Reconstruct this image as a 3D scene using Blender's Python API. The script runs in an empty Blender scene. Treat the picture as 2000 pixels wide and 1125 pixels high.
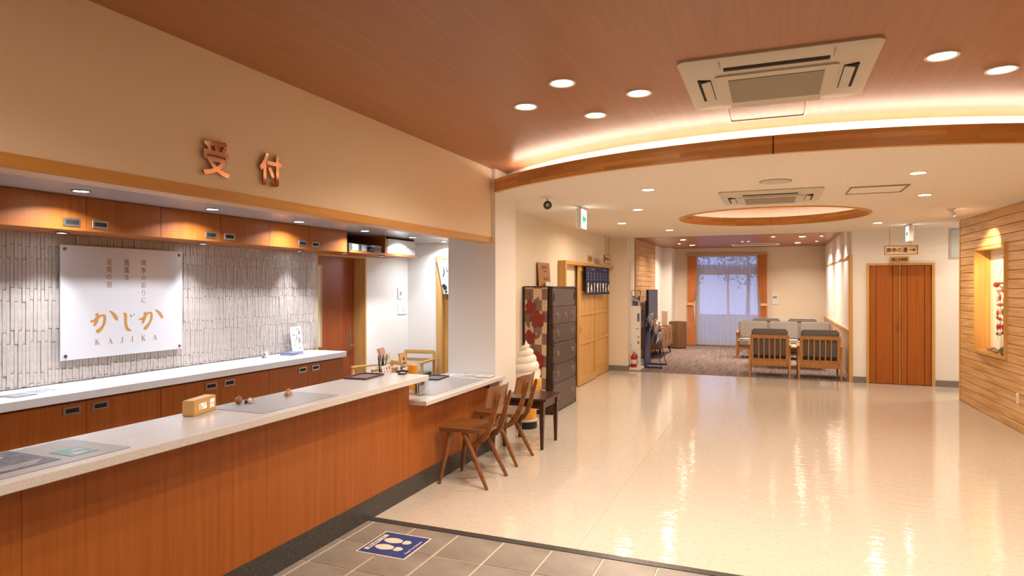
import bpy, bmesh, math, random
from mathutils import Vector, Matrix
random.seed(7)
PI = math.pi
sc = bpy.context.scene
C = sc.collection

# ---------------------------------------------------------------- camera, world, exposure
cam_d = bpy.data.cameras.new('camera')
cam_d.sensor_width = 36.0
cam_d.lens = 36.0 * 1257 / 2000
cam_d.shift_y = -0.00125
cam_d.clip_start = 0.05
cam_d.clip_end = 200
cam = bpy.data.objects.new('camera', cam_d)
C.objects.link(cam)
cam.location = (0, 0, 1.6)
cam.rotation_euler = (PI / 2, 0, math.atan(510 / 1257))
sc.camera = cam

world = bpy.data.worlds.new('dusk_sky')
sc.world = world
world.use_nodes = True
bg = world.node_tree.nodes['Background']
bg.inputs[0].default_value = (0.40, 0.53, 1.0, 1)
bg.inputs[1].default_value = 1.5

sc.view_settings.view_transform = 'Standard'
sc.view_settings.look = 'None'
sc.view_settings.gamma = 1.0
sc.view_settings.use_curve_mapping = False
sc.view_settings.exposure = 0.0
sc.cycles.transparent_max_bounces = 32
WARM = (1.0, 0.81, 0.635)
COOL = (0.88, 0.92, 1.0)
P_UPPER, P_LOWER, P_LOUNGE = 12.2, 20.5, 32.0      # watts of the downlights
P_SOFFIT, P_SHELF = 13.0, 2.6
COVE = 26.0                                        # emission of the cove strips


# ---------------------------------------------------------------- materials
def node_mat(name):
    m = bpy.data.materials.new(name)
    m.use_nodes = True
    nt = m.node_tree
    return m, nt, nt.nodes['Principled BSDF']


def mat(name, col, rough=0.5, metal=0.0, emit=None, es=0.0, spec=0.5, var=0.0, vscale=8.0, bump=0.0, bscale=60.0, coat=0.0):
    m, nt, b = node_mat(name)
    b.inputs['Base Color'].default_value = (*col, 1)
    b.inputs['Roughness'].default_value = rough
    b.inputs['Metallic'].default_value = metal
    b.inputs['Specular IOR Level'].default_value = spec
    if coat:
        b.inputs['Coat Weight'].default_value = coat
        b.inputs['Coat Roughness'].default_value = 0.08
    if emit:
        b.inputs['Emission Color'].default_value = (*emit, 1)
        b.inputs['Emission Strength'].default_value = es
    if var or bump:
        tc = nt.nodes.new('ShaderNodeTexCoord')
    if var:
        n = nt.nodes.new('ShaderNodeTexNoise')
        n.inputs['Scale'].default_value = vscale
        n.inputs['Detail'].default_value = 6
        nt.links.new(tc.outputs['Object'], n.inputs['Vector'])
        r = nt.nodes.new('ShaderNodeValToRGB')
        r.color_ramp.elements[0].position = 0.3
        r.color_ramp.elements[1].position = 0.7
        r.color_ramp.elements[0].color = (*[max(0, c * (1 - var)) for c in col], 1)
        r.color_ramp.elements[1].color = (*[min(1, c * (1 + var)) for c in col], 1)
        nt.links.new(n.outputs['Fac'], r.inputs['Fac'])
        nt.links.new(r.outputs['Color'], b.inputs['Base Color'])
    if bump:
        n2 = nt.nodes.new('ShaderNodeTexNoise')
        n2.inputs['Scale'].default_value = bscale
        n2.inputs['Detail'].default_value = 4
        nt.links.new(tc.outputs['Object'], n2.inputs['Vector'])
        bp = nt.nodes.new('ShaderNodeBump')
        bp.inputs['Strength'].default_value = bump
        bp.inputs['Distance'].default_value = 0.01
        nt.links.new(n2.outputs['Fac'], bp.inputs['Height'])
        nt.links.new(bp.outputs['Normal'], b.inputs['Normal'])
    return m


def wood(name, dark, light, stretch, rough=0.35, rings=0.0, scale=1.0, spec=0.5, shift=True):
    """Grain noise squeezed by STRETCH (x, y, z); every object shifts it by its own random number."""
    m, nt, b = node_mat(name)
    N, L = nt.nodes.new, nt.links.new
    tc = N('ShaderNodeTexCoord')
    oi = N('ShaderNodeObjectInfo')
    mul = N('ShaderNodeMath'); mul.operation = 'MULTIPLY'; mul.inputs[1].default_value = 37.0 if shift else 0.0
    L(oi.outputs['Random'], mul.inputs[0])
    add = N('ShaderNodeVectorMath'); add.operation = 'ADD'
    L(tc.outputs['Object'], add.inputs[0]); L(mul.outputs[0], add.inputs[1])
    mp = N('ShaderNodeMapping')
    mp.inputs['Scale'].default_value = [s * scale for s in stretch]
    L(add.outputs[0], mp.inputs['Vector'])
    n1 = N('ShaderNodeTexNoise'); n1.inputs['Scale'].default_value = 1.0; n1.inputs['Detail'].default_value = 8
    n1.inputs['Roughness'].default_value = 0.65; n1.inputs['Distortion'].default_value = 0.4
    L(mp.outputs[0], n1.inputs['Vector'])
    fac = n1.outputs['Fac']
    if rings:
        mp2 = N('ShaderNodeMapping')
        mp2.inputs['Scale'].default_value = [s * scale * 0.35 for s in stretch]
        L(add.outputs[0], mp2.inputs['Vector'])
        n2 = N('ShaderNodeTexNoise'); n2.inputs['Scale'].default_value = 1.0; n2.inputs['Detail'].default_value = 2
        L(mp2.outputs[0], n2.inputs['Vector'])
        ml = N('ShaderNodeMath'); ml.operation = 'MULTIPLY'; ml.inputs[1].default_value = 14.0
        L(n2.outputs['Fac'], ml.inputs[0])
        fr = N('ShaderNodeMath'); fr.operation = 'PINGPONG'; fr.inputs[1].default_value = 1.0
        L(ml.outputs[0], fr.inputs[0])
        mx = N('ShaderNodeMix'); mx.data_type = 'FLOAT'; mx.inputs[0].default_value = rings
        L(n1.outputs['Fac'], mx.inputs[2]); L(fr.outputs[0], mx.inputs[3])
        fac = mx.outputs[0]
    r = N('ShaderNodeValToRGB')
    r.color_ramp.elements[0].position = 0.28; r.color_ramp.elements[1].position = 0.72
    r.color_ramp.elements[0].color = (*dark, 1); r.color_ramp.elements[1].color = (*light, 1)
    L(fac, r.inputs['Fac'])
    L(r.outputs['Color'], b.inputs['Base Color'])
    b.inputs['Roughness'].default_value = rough
    b.inputs['Specular IOR Level'].default_value = spec
    bp = N('ShaderNodeBump'); bp.inputs['Strength'].default_value = 0.06; bp.inputs['Distance'].default_value = 0.004
    L(fac, bp.inputs['Height']); L(bp.outputs['Normal'], b.inputs['Normal'])
    return m


def speck(name, base, specks, rough, scale=180.0, bump=0.0):
    """Stone: BASE with speckles of the colours SPECKS at random cells."""
    m, nt, b = node_mat(name)
    N, L = nt.nodes.new, nt.links.new
    tc = N('ShaderNodeTexCoord')
    v = N('ShaderNodeTexVoronoi'); v.inputs['Scale'].default_value = scale
    L(tc.outputs['Object'], v.inputs['Vector'])
    sep = N('ShaderNodeSeparateColor'); L(v.outputs['Color'], sep.inputs[0])
    r = N('ShaderNodeValToRGB'); r.color_ramp.interpolation = 'CONSTANT'
    r.color_ramp.elements[0].color = (*base, 1)
    r.color_ramp.elements[0].position = 0
    r.color_ramp.elements[1].position = 0.72; r.color_ramp.elements[1].color = (*specks[0], 1)
    e = r.color_ramp.elements.new(0.88); e.color = (*specks[1], 1)
    L(sep.outputs[0], r.inputs['Fac']); L(r.outputs['Color'], b.inputs['Base Color'])
    b.inputs['Roughness'].default_value = rough
    if bump:
        bp = N('ShaderNodeBump'); bp.inputs['Strength'].default_value = bump; bp.inputs['Distance'].default_value = 0.002
        L(sep.outputs[1], bp.inputs['Height']); L(bp.outputs['Normal'], b.inputs['Normal'])
    return m


def floor_mat():
    m, nt, b = node_mat('vinyl_floor')
    N, L = nt.nodes.new, nt.links.new
    tc = N('ShaderNodeTexCoord')
    mp = N('ShaderNodeMapping'); mp.inputs['Scale'].default_value = (16, 42, 1); mp.inputs['Rotation'].default_value = (0, 0, 0.35)
    L(tc.outputs['Object'], mp.inputs['Vector'])
    n = N('ShaderNodeTexNoise'); n.inputs['Scale'].default_value = 1.6; n.inputs['Detail'].default_value = 9; n.inputs['Roughness'].default_value = 0.75
    L(mp.outputs[0], n.inputs['Vector'])
    r = N('ShaderNodeValToRGB')
    r.color_ramp.elements[0].position = 0.33; r.color_ramp.elements[0].color = (0.46, 0.385, 0.305, 1)
    r.color_ramp.elements[1].position = 0.46; r.color_ramp.elements[1].color = (0.61, 0.55, 0.475, 1)
    e = r.color_ramp.elements.new(0.66); e.color = (0.66, 0.60, 0.525, 1)
    L(n.outputs['Fac'], r.inputs['Fac']); L(r.outputs['Color'], b.inputs['Base Color'])
    b.inputs['Roughness'].default_value = 0.045
    b.inputs['Specular IOR Level'].default_value = 0.75
    w1 = N('ShaderNodeMapping'); w1.inputs['Scale'].default_value = (5.0, 11.0, 1); L(tc.outputs['Object'], w1.inputs['Vector'])
    w = N('ShaderNodeTexNoise'); w.inputs['Scale'].default_value = 1.3; w.inputs['Detail'].default_value = 3; w.inputs['Roughness'].default_value = 0.55
    L(w1.outputs[0], w.inputs['Vector'])
    bp = N('ShaderNodeBump'); bp.inputs['Strength'].default_value = 0.22; bp.inputs['Distance'].default_value = 0.012
    L(w.outputs['Fac'], bp.inputs['Height']); L(bp.outputs['Normal'], b.inputs['Normal'])
    return m


def carpet_mat():
    m, nt, b = node_mat('striped_carpet')
    N, L = nt.nodes.new, nt.links.new
    tc = N('ShaderNodeTexCoord')
    mp = N('ShaderNodeMapping'); mp.inputs['Scale'].default_value = (80, 1.1, 1); mp.inputs['Rotation'].default_value = (0, 0, -0.03)
    L(tc.outputs['Object'], mp.inputs['Vector'])
    n = N('ShaderNodeTexNoise'); n.inputs['Scale'].default_value = 1.0; n.inputs['Detail'].default_value = 4
    L(mp.outputs[0], n.inputs['Vector'])
    r = N('ShaderNodeValToRGB')
    r.color_ramp.elements[0].position = 0.38; r.color_ramp.elements[0].color = (0.13, 0.097, 0.09, 1)
    r.color_ramp.elements[1].position = 0.62; r.color_ramp.elements[1].color = (0.28, 0.215, 0.195, 1)
    L(n.outputs['Fac'], r.inputs['Fac']); L(r.outputs['Color'], b.inputs['Base Color'])
    b.inputs['Roughness'].default_value = 0.95; b.inputs['Specular IOR Level'].default_value = 0.1
    return m


def beam_mat():
    """Finger-jointed laminated timber: blocks of slightly different brown along the arc (uses the UVs)."""
    m, nt, b = node_mat('laminated_beam')
    N, L = nt.nodes.new, nt.links.new
    uv = N('ShaderNodeUVMap')
    br = N('ShaderNodeTexBrick'); br.inputs['Scale'].default_value = 1.0
    br.inputs['Brick Width'].default_value = 0.42; br.inputs['Row Height'].default_value = 0.031
    br.inputs['Mortar Size'].default_value = 0.0
    br.inputs['Color1'].default_value = (0.40, 0.19, 0.05, 1); br.inputs['Color2'].default_value = (0.58, 0.30, 0.09, 1)
    L(uv.outputs[0], br.inputs['Vector'])
    mp = N('ShaderNodeMapping'); mp.inputs['Scale'].default_value = (6, 160, 1); L(uv.outputs[0], mp.inputs['Vector'])
    n = N('ShaderNodeTexNoise'); n.inputs['Scale'].default_value = 1; n.inputs['Detail'].default_value = 6; L(mp.outputs[0], n.inputs['Vector'])
    mx = N('ShaderNodeMix'); mx.data_type = 'RGBA'; mx.blend_type = 'MULTIPLY'; mx.inputs[0].default_value = 0.55
    L(br.outputs['Color'], mx.inputs[6]); L(n.outputs['Color'], mx.inputs[7])
    r = N('ShaderNodeHueSaturation'); r.inputs['Value'].default_value = 1.7; r.inputs['Saturation'].default_value = 1.0
    L(mx.outputs[2], r.inputs['Color']); L(r.outputs[0], b.inputs['Base Color'])
    b.inputs['Roughness'].default_value = 0.4
    return m


def checker_mat():
    m, nt, b = node_mat('checked_cloth')
    N, L = nt.nodes.new, nt.links.new
    tc = N('ShaderNodeTexCoord')
    ck = N('ShaderNodeTexChecker'); ck.inputs['Scale'].default_value = 1 / 0.112
    ck.inputs['Color1'].default_value = (0.62, 0.45, 0.30, 1); ck.inputs['Color2'].default_value = (0.22, 0.135, 0.115, 1)
    mp = N('ShaderNodeMapping'); mp.inputs['Location'].default_value = (0.0, 0.05, 0.02); mp.inputs['Scale'].default_value = (1, 0.0001, 0.8)
    L(tc.outputs['Object'], mp.inputs['Vector']); L(mp.outputs[0], ck.inputs['Vector']); L(ck.outputs['Color'], b.inputs['Base Color'])
    b.inputs['Roughness'].default_value = 0.9
    return m


def sheer_mat():
    m = bpy.data.materials.new('sheer_lace'); m.use_nodes = True
    nt = m.node_tree; nt.nodes.clear()
    N, L = nt.nodes.new, nt.links.new
    out = N('ShaderNodeOutputMaterial')
    tr = N('ShaderNodeBsdfTransparent'); tr.inputs[0].default_value = (0.95, 0.96, 1, 1)
    df = N('ShaderNodeBsdfDiffuse'); df.inputs[0].default_value = (0.85, 0.86, 0.92, 1)
    tl = N('ShaderNodeBsdfTranslucent'); tl.inputs[0].default_value = (0.85, 0.88, 1.0, 1)
    a = N('ShaderNodeMixShader'); a.inputs[0].default_value = 0.5
    L(df.outputs[0], a.inputs[1]); L(tl.outputs[0], a.inputs[2])
    x = N('ShaderNodeMixShader'); x.inputs[0].default_value = 0.66
    L(tr.outputs[0], x.inputs[1]); L(a.outputs[0], x.inputs[2]); L(x.outputs[0], out.inputs[0])
    return m


def glass_mat(name, col=(1, 1, 1), rough=0.0, alpha=0.06):
    m = bpy.data.materials.new(name); m.use_nodes = True
    nt = m.node_tree; nt.nodes.clear()
    N, L = nt.nodes.new, nt.links.new
    out = N('ShaderNodeOutputMaterial')
    tr = N('ShaderNodeBsdfTransparent'); tr.inputs[0].default_value = (*col, 1)
    gl = N('ShaderNodeBsdfGlossy'); gl.inputs[0].default_value = (1, 1, 1, 1); gl.inputs[1].default_value = rough + 0.02
    x = N('ShaderNodeMixShader'); x.inputs[0].default_value = alpha
    L(tr.outputs[0], x.inputs[1]); L(gl.outputs[0], x.inputs[2]); L(x.outputs[0], out.inputs[0])
    return m


M = {}
M['cream'] = mat('cream_wallpaper', (0.80, 0.70, 0.56), 0.75, spec=0.2, bump=0.12, bscale=260)
M['fascia'] = mat('fascia_wallpaper', (0.82, 0.66, 0.48), 0.75, spec=0.2, bump=0.12, bscale=260)
M['white'] = mat('white_wallpaper', (0.84, 0.81, 0.77), 0.7, spec=0.2, bump=0.1, bscale=260)
M['ceiling'] = mat('rockwool_ceiling', (0.80, 0.72, 0.62), 0.9, spec=0.1, var=0.07, vscale=55, bump=0.25, bscale=130)
M['soffit'] = mat('grey_soffit_paint', (0.46, 0.42, 0.41), 0.22, spec=0.5)
M['ceil_wood'] = wood('ceiling_veneer', (0.31, 0.115, 0.038), (0.40, 0.16, 0.058), (42, 1.1, 10), 0.38, shift=False, spec=0.8)
M['cherry'] = wood('cherry_veneer', (0.31, 0.084, 0.012), (0.42, 0.128, 0.022), (34, 34, 1.0), 0.42, spec=0.3)
M['cherry_dark'] = wood('dark_cherry_door', (0.235, 0.05, 0.017), (0.34, 0.082, 0.028), (30, 30, 0.8), 0.32)
M['oak'] = wood('golden_oak', (0.52, 0.27, 0.075), (0.70, 0.41, 0.13), (22, 22, 0.9), 0.42)
M['oak_along'] = wood('golden_oak_long_grain', (0.52, 0.24, 0.045), (0.68, 0.34, 0.07), (24, 0.8, 24), 0.4)
M['oak_x'] = wood('golden_oak_cross', (0.52, 0.27, 0.075), (0.70, 0.41, 0.13), (0.9, 22, 22), 0.42)
M['cedar'] = wood('cedar_plank', (0.52, 0.285, 0.105), (0.74, 0.48, 0.23), (1.1, 20, 20), 0.42, rings=0.35)
M['cedar_y'] = wood('cedar_plank_lengthwise', (0.50, 0.27, 0.11), (0.66, 0.40, 0.19), (20, 1.2, 20), 0.45, rings=0.35)
M['beam'] = beam_mat()
M['walnut'] = wood('dark_walnut', (0.035, 0.012, 0.008), (0.085, 0.03, 0.017), (3, 30, 30), 0.25)
M['tansu'] = wood('old_chest_lacquer', (0.045, 0.026, 0.021), (0.12, 0.075, 0.058), (30, 2.0, 30), 0.38)
M['tansu_side'] = wood('old_chest_side', (0.02, 0.009, 0.006), (0.055, 0.026, 0.017), (30, 30, 2.0), 0.4)
M['chairwood'] = wood('teak_chair', (0.155, 0.055, 0.016), (0.27, 0.105, 0.03), (3, 26, 26), 0.25)
M['sofawood'] = wood('oak_sofa_frame', (0.34, 0.145, 0.04), (0.50, 0.24, 0.075), (24, 24, 2.0), 0.4)
M['teakbox'] = wood('teak_sideboard', (0.20, 0.095, 0.035), (0.34, 0.18, 0.075), (30, 30, 1.4), 0.5, spec=0.2)
M['binwood'] = wood('brown_bin_veneer', (0.13, 0.06, 0.024), (0.24, 0.12, 0.05), (26, 26, 1.0), 0.45)
M['lightwood'] = wood('pale_beech', (0.50, 0.30, 0.12), (0.66, 0.43, 0.20), (3, 24, 24), 0.45)
M['wainscot'] = wood('wainscot_veneer', (0.44, 0.27, 0.15), (0.60, 0.41, 0.26), (26, 26, 1.0), 0.5)
M['quartz'] = speck('white_quartz', (0.64, 0.625, 0.625), ((0.585, 0.565, 0.56), (0.69, 0.68, 0.68)), 0.22, 260)
M['granite'] = speck('dark_granite', (0.045, 0.043, 0.042), ((0.10, 0.095, 0.09), (0.022, 0.02, 0.02)), 0.35, 240)
M['vinyl'] = floor_mat()
M['carpet'] = carpet_mat()
M['stone'] = mat('grey_slate_tile', (0.27, 0.24, 0.21), 0.36, spec=0.5, var=0.22, vscale=4, bump=0.25, bscale=22)
M['grout'] = mat('pale_grout', (0.66, 0.56, 0.43), 0.9)
M['relief'] = mat('white_relief_tile', (0.47, 0.41, 0.37), 0.55, var=0.13, vscale=26, bump=0.5, bscale=32)
M['backing'] = mat('dark_tile_backing', (0.16, 0.125, 0.105), 0.9)
M['grey_base'] = mat('grey_vinyl_base', (0.20, 0.185, 0.165), 0.5)
M['chrome'] = mat('chrome', (0.75, 0.73, 0.72), 0.15, 1.0)
M['steel'] = mat('brushed_steel', (0.50, 0.47, 0.44), 0.35, 1.0)
M['copper'] = mat('polished_copper', (0.50, 0.27, 0.16), 0.08, 1.0)
M['bronze'] = mat('bronze_cap', (0.26, 0.20, 0.17), 0.3, 1.0)
M['black'] = mat('black_plastic', (0.012, 0.012, 0.013), 0.3)
M['blackmetal'] = mat('black_iron', (0.02, 0.018, 0.018), 0.35, 0.6)
M['tvblack'] = mat('television_black', (0.03, 0.028, 0.026), 0.25, spec=0.12)
M['void'] = mat('dark_recess', (0.01, 0.008, 0.007), 0.8)
M['ac'] = mat('cream_plastic', (0.58, 0.52, 0.41), 0.45)
M['ac_grille'] = mat('grey_filter_mesh', (0.34, 0.28, 0.21), 0.6)
M['whiteplastic'] = mat('white_plastic', (0.82, 0.80, 0.76), 0.4)
M['board'] = mat('white_acrylic', (0.60, 0.595, 0.61), 0.12, spec=0.5)
M['gold'] = mat('gold_print', (0.50, 0.23, 0.055), 0.45)
M['gold2'] = mat('brown_gold_print', (0.34, 0.155, 0.07), 0.5)
M['paper'] = mat('white_paper', (0.72, 0.70, 0.69), 0.7)
M['ink'] = mat('black_ink', (0.02, 0.02, 0.025), 0.7)
M['brownink'] = mat('brown_ink', (0.06, 0.022, 0.008), 0.7)
M['navy'] = mat('navy_cloth', (0.018, 0.022, 0.075), 0.9, var=0.1)
M['navy_metal'] = mat('navy_steel', (0.02, 0.035, 0.11), 0.4)
M['blue'] = mat('blue_vinyl', (0.025, 0.055, 0.22), 0.45, var=0.12, vscale=5)
M['offwhite_print'] = mat('offwhite_print', (0.74, 0.67, 0.58), 0.5)
M['greyfab'] = mat('grey_upholstery', (0.30, 0.275, 0.25), 0.95, spec=0.1, var=0.16, vscale=70, bump=0.4, bscale=300)
M['darkfab'] = mat('charcoal_upholstery', (0.165, 0.155, 0.15), 0.95, spec=0.1, var=0.15, vscale=70, bump=0.4, bscale=300)
M['orange'] = mat('orange_curtain', (0.86, 0.45, 0.21), 0.9, spec=0.1)
M['sheer'] = sheer_mat()
M['glass'] = glass_mat('window_glass')
M['frost'] = mat('frosted_glass', (0.55, 0.62, 0.62), 0.5)
M['acryl'] = glass_mat('clear_acrylic', (0.96, 0.97, 0.98), 0.0, 0.09)
M['mat_film'] = mat('grey_desk_mat', (0.38, 0.37, 0.38), 0.3)
M['teal'] = mat('teal_leaflet', (0.19, 0.36, 0.345), 0.5, var=0.2, vscale=40)
M['photo_dark'] = mat('dark_photo_print', (0.10, 0.09, 0.11), 0.4, var=0.8, vscale=22)
M['photo_pale'] = mat('pale_photo_print', (0.42, 0.43, 0.43), 0.4, var=0.5, vscale=30)
M['red'] = mat('red_enamel', (0.42, 0.015, 0.012), 0.25)
M['redfab'] = mat('red_cloth', (0.42, 0.03, 0.03), 0.9)
M['flower'] = mat('flower_red_print', (0.235, 0.035, 0.028), 0.9)
M['leafprint'] = mat('leaf_brown_print', (0.19, 0.125, 0.085), 0.9)
M['checker'] = checker_mat()
M['cream_ice'] = mat('white_ice_cream_plastic', (0.88, 0.84, 0.78), 0.35)
M['cone'] = mat('orange_cone_plastic', (0.80, 0.38, 0.035), 0.4)
M['yellow'] = mat('yellow_orange_plastic', (0.78, 0.34, 0.02), 0.4)
M['leather'] = mat('brown_leather', (0.12, 0.045, 0.028), 0.45)
M['darkleather'] = mat('dark_leather', (0.045, 0.03, 0.028), 0.45)
M['clockwood'] = wood('maple_clock', (0.62, 0.36, 0.11), (0.74, 0.46, 0.16), (30, 2, 30), 0.4)
M['digits'] = mat('white_digits', (1, 1, 1), 0.5, emit=(1, 0.97, 0.9), es=1.6)
M['terracotta'] = mat('terracotta_ball', (0.36, 0.15, 0.075), 0.6)
M['pinkish'] = mat('pink_print', (0.62, 0.36, 0.30), 0.6)
M['bluegrey'] = mat('blue_grey_print', (0.12, 0.16, 0.30), 0.5, var=0.5, vscale=30)
M['rockstone'] = mat('beige_rock', (0.45, 0.36, 0.24), 0.8, var=0.35, vscale=30, bump=0.5, bscale=40)
M['greenrock'] = mat('green_rock', (0.13, 0.145, 0.075), 0.8, var=0.3, vscale=30, bump=0.5, bscale=40)
M['greenprint'] = mat('green_arrow', (0.0, 0.32, 0.20), 0.5, emit=(0.0, 0.55, 0.36), es=0.8)
M['exitglow'] = mat('lit_exit_panel', (0.9, 0.95, 1.0), 0.5, emit=(0.86, 0.96, 1.0), es=3.0)
M['lens_warm'] = mat('lit_lens_warm', (1, 1, 1), 0.5, emit=(1.0, 0.84, 0.62), es=50)
M['lens_cool'] = mat('lit_lens_cool', (1, 1, 1), 0.5, emit=(0.93, 0.96, 1.0), es=30)
M['cove'] = mat('lit_cove_strip', (1, 1, 1), 0.5, emit=(1.0, 0.82, 0.66), es=COVE)
M['cove_ring'] = mat('lit_ring_strip', (1, 1, 1), 0.5, emit=(1.0, 0.82, 0.66), es=COVE * 0.32)
M['lampring'] = mat('white_lamp_ring', (0.80, 0.72, 0.60), 0.4)
M['darkring'] = mat('dark_lamp_ring', (0.12, 0.11, 0.11), 0.4)
M['concrete'] = mat('terrace_concrete', (0.40, 0.40, 0.42), 0.9)
M['shutter'] = mat('grey_house_wall', (0.5, 0.5, 0.54), 0.8)
M['leaf'] = mat('garden_leaves', (0.22, 0.28, 0.25), 0.8, var=0.4, vscale=6)
M['darkgrey'] = mat('dark_grey_binder', (0.045, 0.048, 0.05), 0.5)
M['greylabel'] = mat('grey_label', (0.36, 0.38, 0.37), 0.6)
M['teal_chair'] = mat('dark_green_cloth', (0.05, 0.10, 0.08), 0.9)


# ---------------------------------------------------------------- mesh helpers
def box(bm, x0, x1, y0, y1, z0, z1, T=None):
    vs = [Vector((x, y, z)) for x in (x0, x1) for y in (y0, y1) for z in (z0, z1)]
    if T is not None:
        vs = [T @ v for v in vs]
    v = [bm.verts.new(p) for p in vs]
    for f in ((0, 1, 3, 2), (4, 6, 7, 5), (0, 4, 5, 1), (2, 3, 7, 6), (0, 2, 6, 4), (1, 5, 7, 3)):
        bm.faces.new([v[i] for i in f])


def bm_box(*a, T=None):
    bm = bmesh.new(); box(bm, *a, T=T); return bm


def loft(bm, rings, closed=True, cap=True):
    """Rings of points (same count each) joined into a surface."""
    vr = [[bm.verts.new(p) for p in r] for r in rings]
    n = len(vr[0])
    for a, b in zip(vr, vr[1:]):
        for i in range(n if closed else n - 1):
            j = (i + 1) % n
            bm.faces.new((a[i], a[j], b[j], b[i]))
    if cap and closed:
        bm.faces.new(list(reversed(vr[0]))); bm.faces.new(vr[-1])
    return vr


def lathe(bm, prof, n=24, c=(0, 0, 0), T=None, cap=True):
    rings = []
    for r, z in prof:
        ring = []
        for i in range(n):
            a = 2 * PI * i / n
            p = Vector((r * math.cos(a), r * math.sin(a), z)) + Vector(c)
            ring.append(T @ p if T is not None else p)
        rings.append(ring)
    loft(bm, rings, cap=cap)


def tube(bm, pts, r, n=8, flat=None):
    """Round (or FLAT = (width, thickness)) bar along PTS; r one radius or one per point."""
    P = [Vector(p) for p in pts]
    R = r if isinstance(r, (list, tuple)) else [r] * len(P)
    rings = []
    up = Vector((0, 0, 1))
    for i, p in enumerate(P):
        d = (P[min(i + 1, len(P) - 1)] - P[max(i - 1, 0)]).normalized()
        u = d.cross(up)
        if u.length < 1e-3:
            u = d.cross(Vector((0, 1, 0)))
        u.normalize(); w = u.cross(d).normalized()
        rings.append([p + (u * math.cos(2 * PI * k / n) + w * math.sin(2 * PI * k / n)) * R[i] for k in range(n)])
    loft(bm, rings)


def prism(bm, poly, h, T):
    """2D polygon (x, y) extruded 0..h along local z, placed by T."""
    a = [bm.verts.new(T @ Vector((x, y, 0))) for x, y in poly]
    b = [bm.verts.new(T @ Vector((x, y, h))) for x, y in poly]
    n = len(poly)
    bm.faces.new(list(reversed(a))); bm.faces.new(b)
    for i in range(n):
        j = (i + 1) % n
        bm.faces.new((a[i], a[j], b[j], b[i]))


def frame(o, right, up):
    r, u = Vector(right).normalized(), Vector(up).normalized()
    w = r.cross(u)
    m = Matrix.Identity(4)
    for i in range(3):
        m[i][0], m[i][1], m[i][2], m[i][3] = r[i], u[i], w[i], o[i]
    return m


def obj(name, bm, m=None, parent=None, smooth=False, bevel=0.0, seg=2):
    if bevel:
        bmesh.ops.bevel(bm, geom=bm.edges[:], offset=bevel, segments=seg, affect='EDGES', clamp_overlap=True)
    bmesh.ops.recalc_face_normals(bm, faces=bm.faces[:])
    me = bpy.data.meshes.new(name)
    bm.to_mesh(me); bm.free()
    if smooth:
        me.shade_smooth(); me.set_sharp_from_angle(angle=math.radians(40))
    if m is not None:
        me.materials.append(M[m])
    o = bpy.data.objects.new(name, me)
    C.objects.link(o)
    if parent is not None:
        o.parent = parent
    return o


def share(name, me, loc, parent, rot=None):
    o = bpy.data.objects.new(name, me)
    C.objects.link(o); o.location = loc; o.parent = parent
    if rot is not None:
        o.rotation_euler = rot
    return o


def tag(o, label, cat, group=None):
    o['label'] = label; o['category'] = cat
    if group:
        o['group'] = group
    return o


def thing(name, label, cat, loc=(0, 0, 0), rotz=0.0, group=None):
    o = bpy.data.objects.new(name, None)
    C.objects.link(o)
    o.empty_display_size = 0.1
    o.location = loc; o.rotation_euler = (0, 0, rotz)
    return tag(o, label, cat, group)


def struct(o):
    o['kind'] = 'structure'; return o


def struct_empty(name):
    o = bpy.data.objects.new(name, None); C.objects.link(o); return struct(o)


def dup(root, loc, label, rotz=None):
    def cp(o, par):
        c = o.copy(); C.objects.link(c); c.parent = par
        for ch in [x for x in list(o.children)]:
            cp(ch, c)
        return c
    r = cp(root, None)
    r.location = loc
    if rotz is not None:
        r.rotation_euler = (0, 0, rotz)
    r['label'] = label
    return r


def text(name, s, size, m, parent, T, bold=0.0, depth=0.001, sx=1.0):
    """Lettering as a mesh, centred on T (x right, y up, z out of the surface)."""
    c = bpy.data.curves.new('lettering', 'FONT')
    c.body = s; c.size = size; c.align_x = 'CENTER'; c.align_y = 'CENTER'; c.extrude = depth; c.resolution_u = 3
    t = bpy.data.objects.new('lettering_source', c); C.objects.link(t)
    dg = bpy.context.evaluated_depsgraph_get()
    me = bpy.data.meshes.new_from_object(t.evaluated_get(dg))
    bpy.data.objects.remove(t); bpy.data.curves.remove(c)
    xs = [v.co.x for v in me.vertices]; ys = [v.co.y for v in me.vertices]
    if xs:
        cx, cy = (min(xs) + max(xs)) / 2, (min(ys) + max(ys)) / 2
        for v in me.vertices:
            v.co = T @ Vector(((v.co.x - cx) * sx, v.co.y - cy, v.co.z + depth))
    if bold:                      # bolder: shifted copies of the glyph laid over each other
        src, b = me.copy(), bmesh.new()
        r3, u3 = T.to_3x3() @ Vector((1, 0, 0)), T.to_3x3() @ Vector((0, 1, 0))
        n3 = r3.cross(u3)
        for i, (p, q) in enumerate(((1, 0), (-1, 0), (0, 1), (0, -1), (0.7, 0.7), (-0.7, 0.7), (0.7, -0.7), (-0.7, -0.7), (0, 0))):
            n0 = len(b.verts)
            b.from_mesh(src); b.verts.ensure_lookup_table()
            for v in b.verts[n0:]:
                v.co += r3 * bold * p + u3 * bold * q + n3 * 0.00004 * i
        b.to_mesh(me); b.free(); bpy.data.meshes.remove(src)
    me.materials.clear(); me.materials.append(M[m])
    o = bpy.data.objects.new(name, me); C.objects.link(o)
    if parent is not None:
        o.parent = parent
    return o


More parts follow.
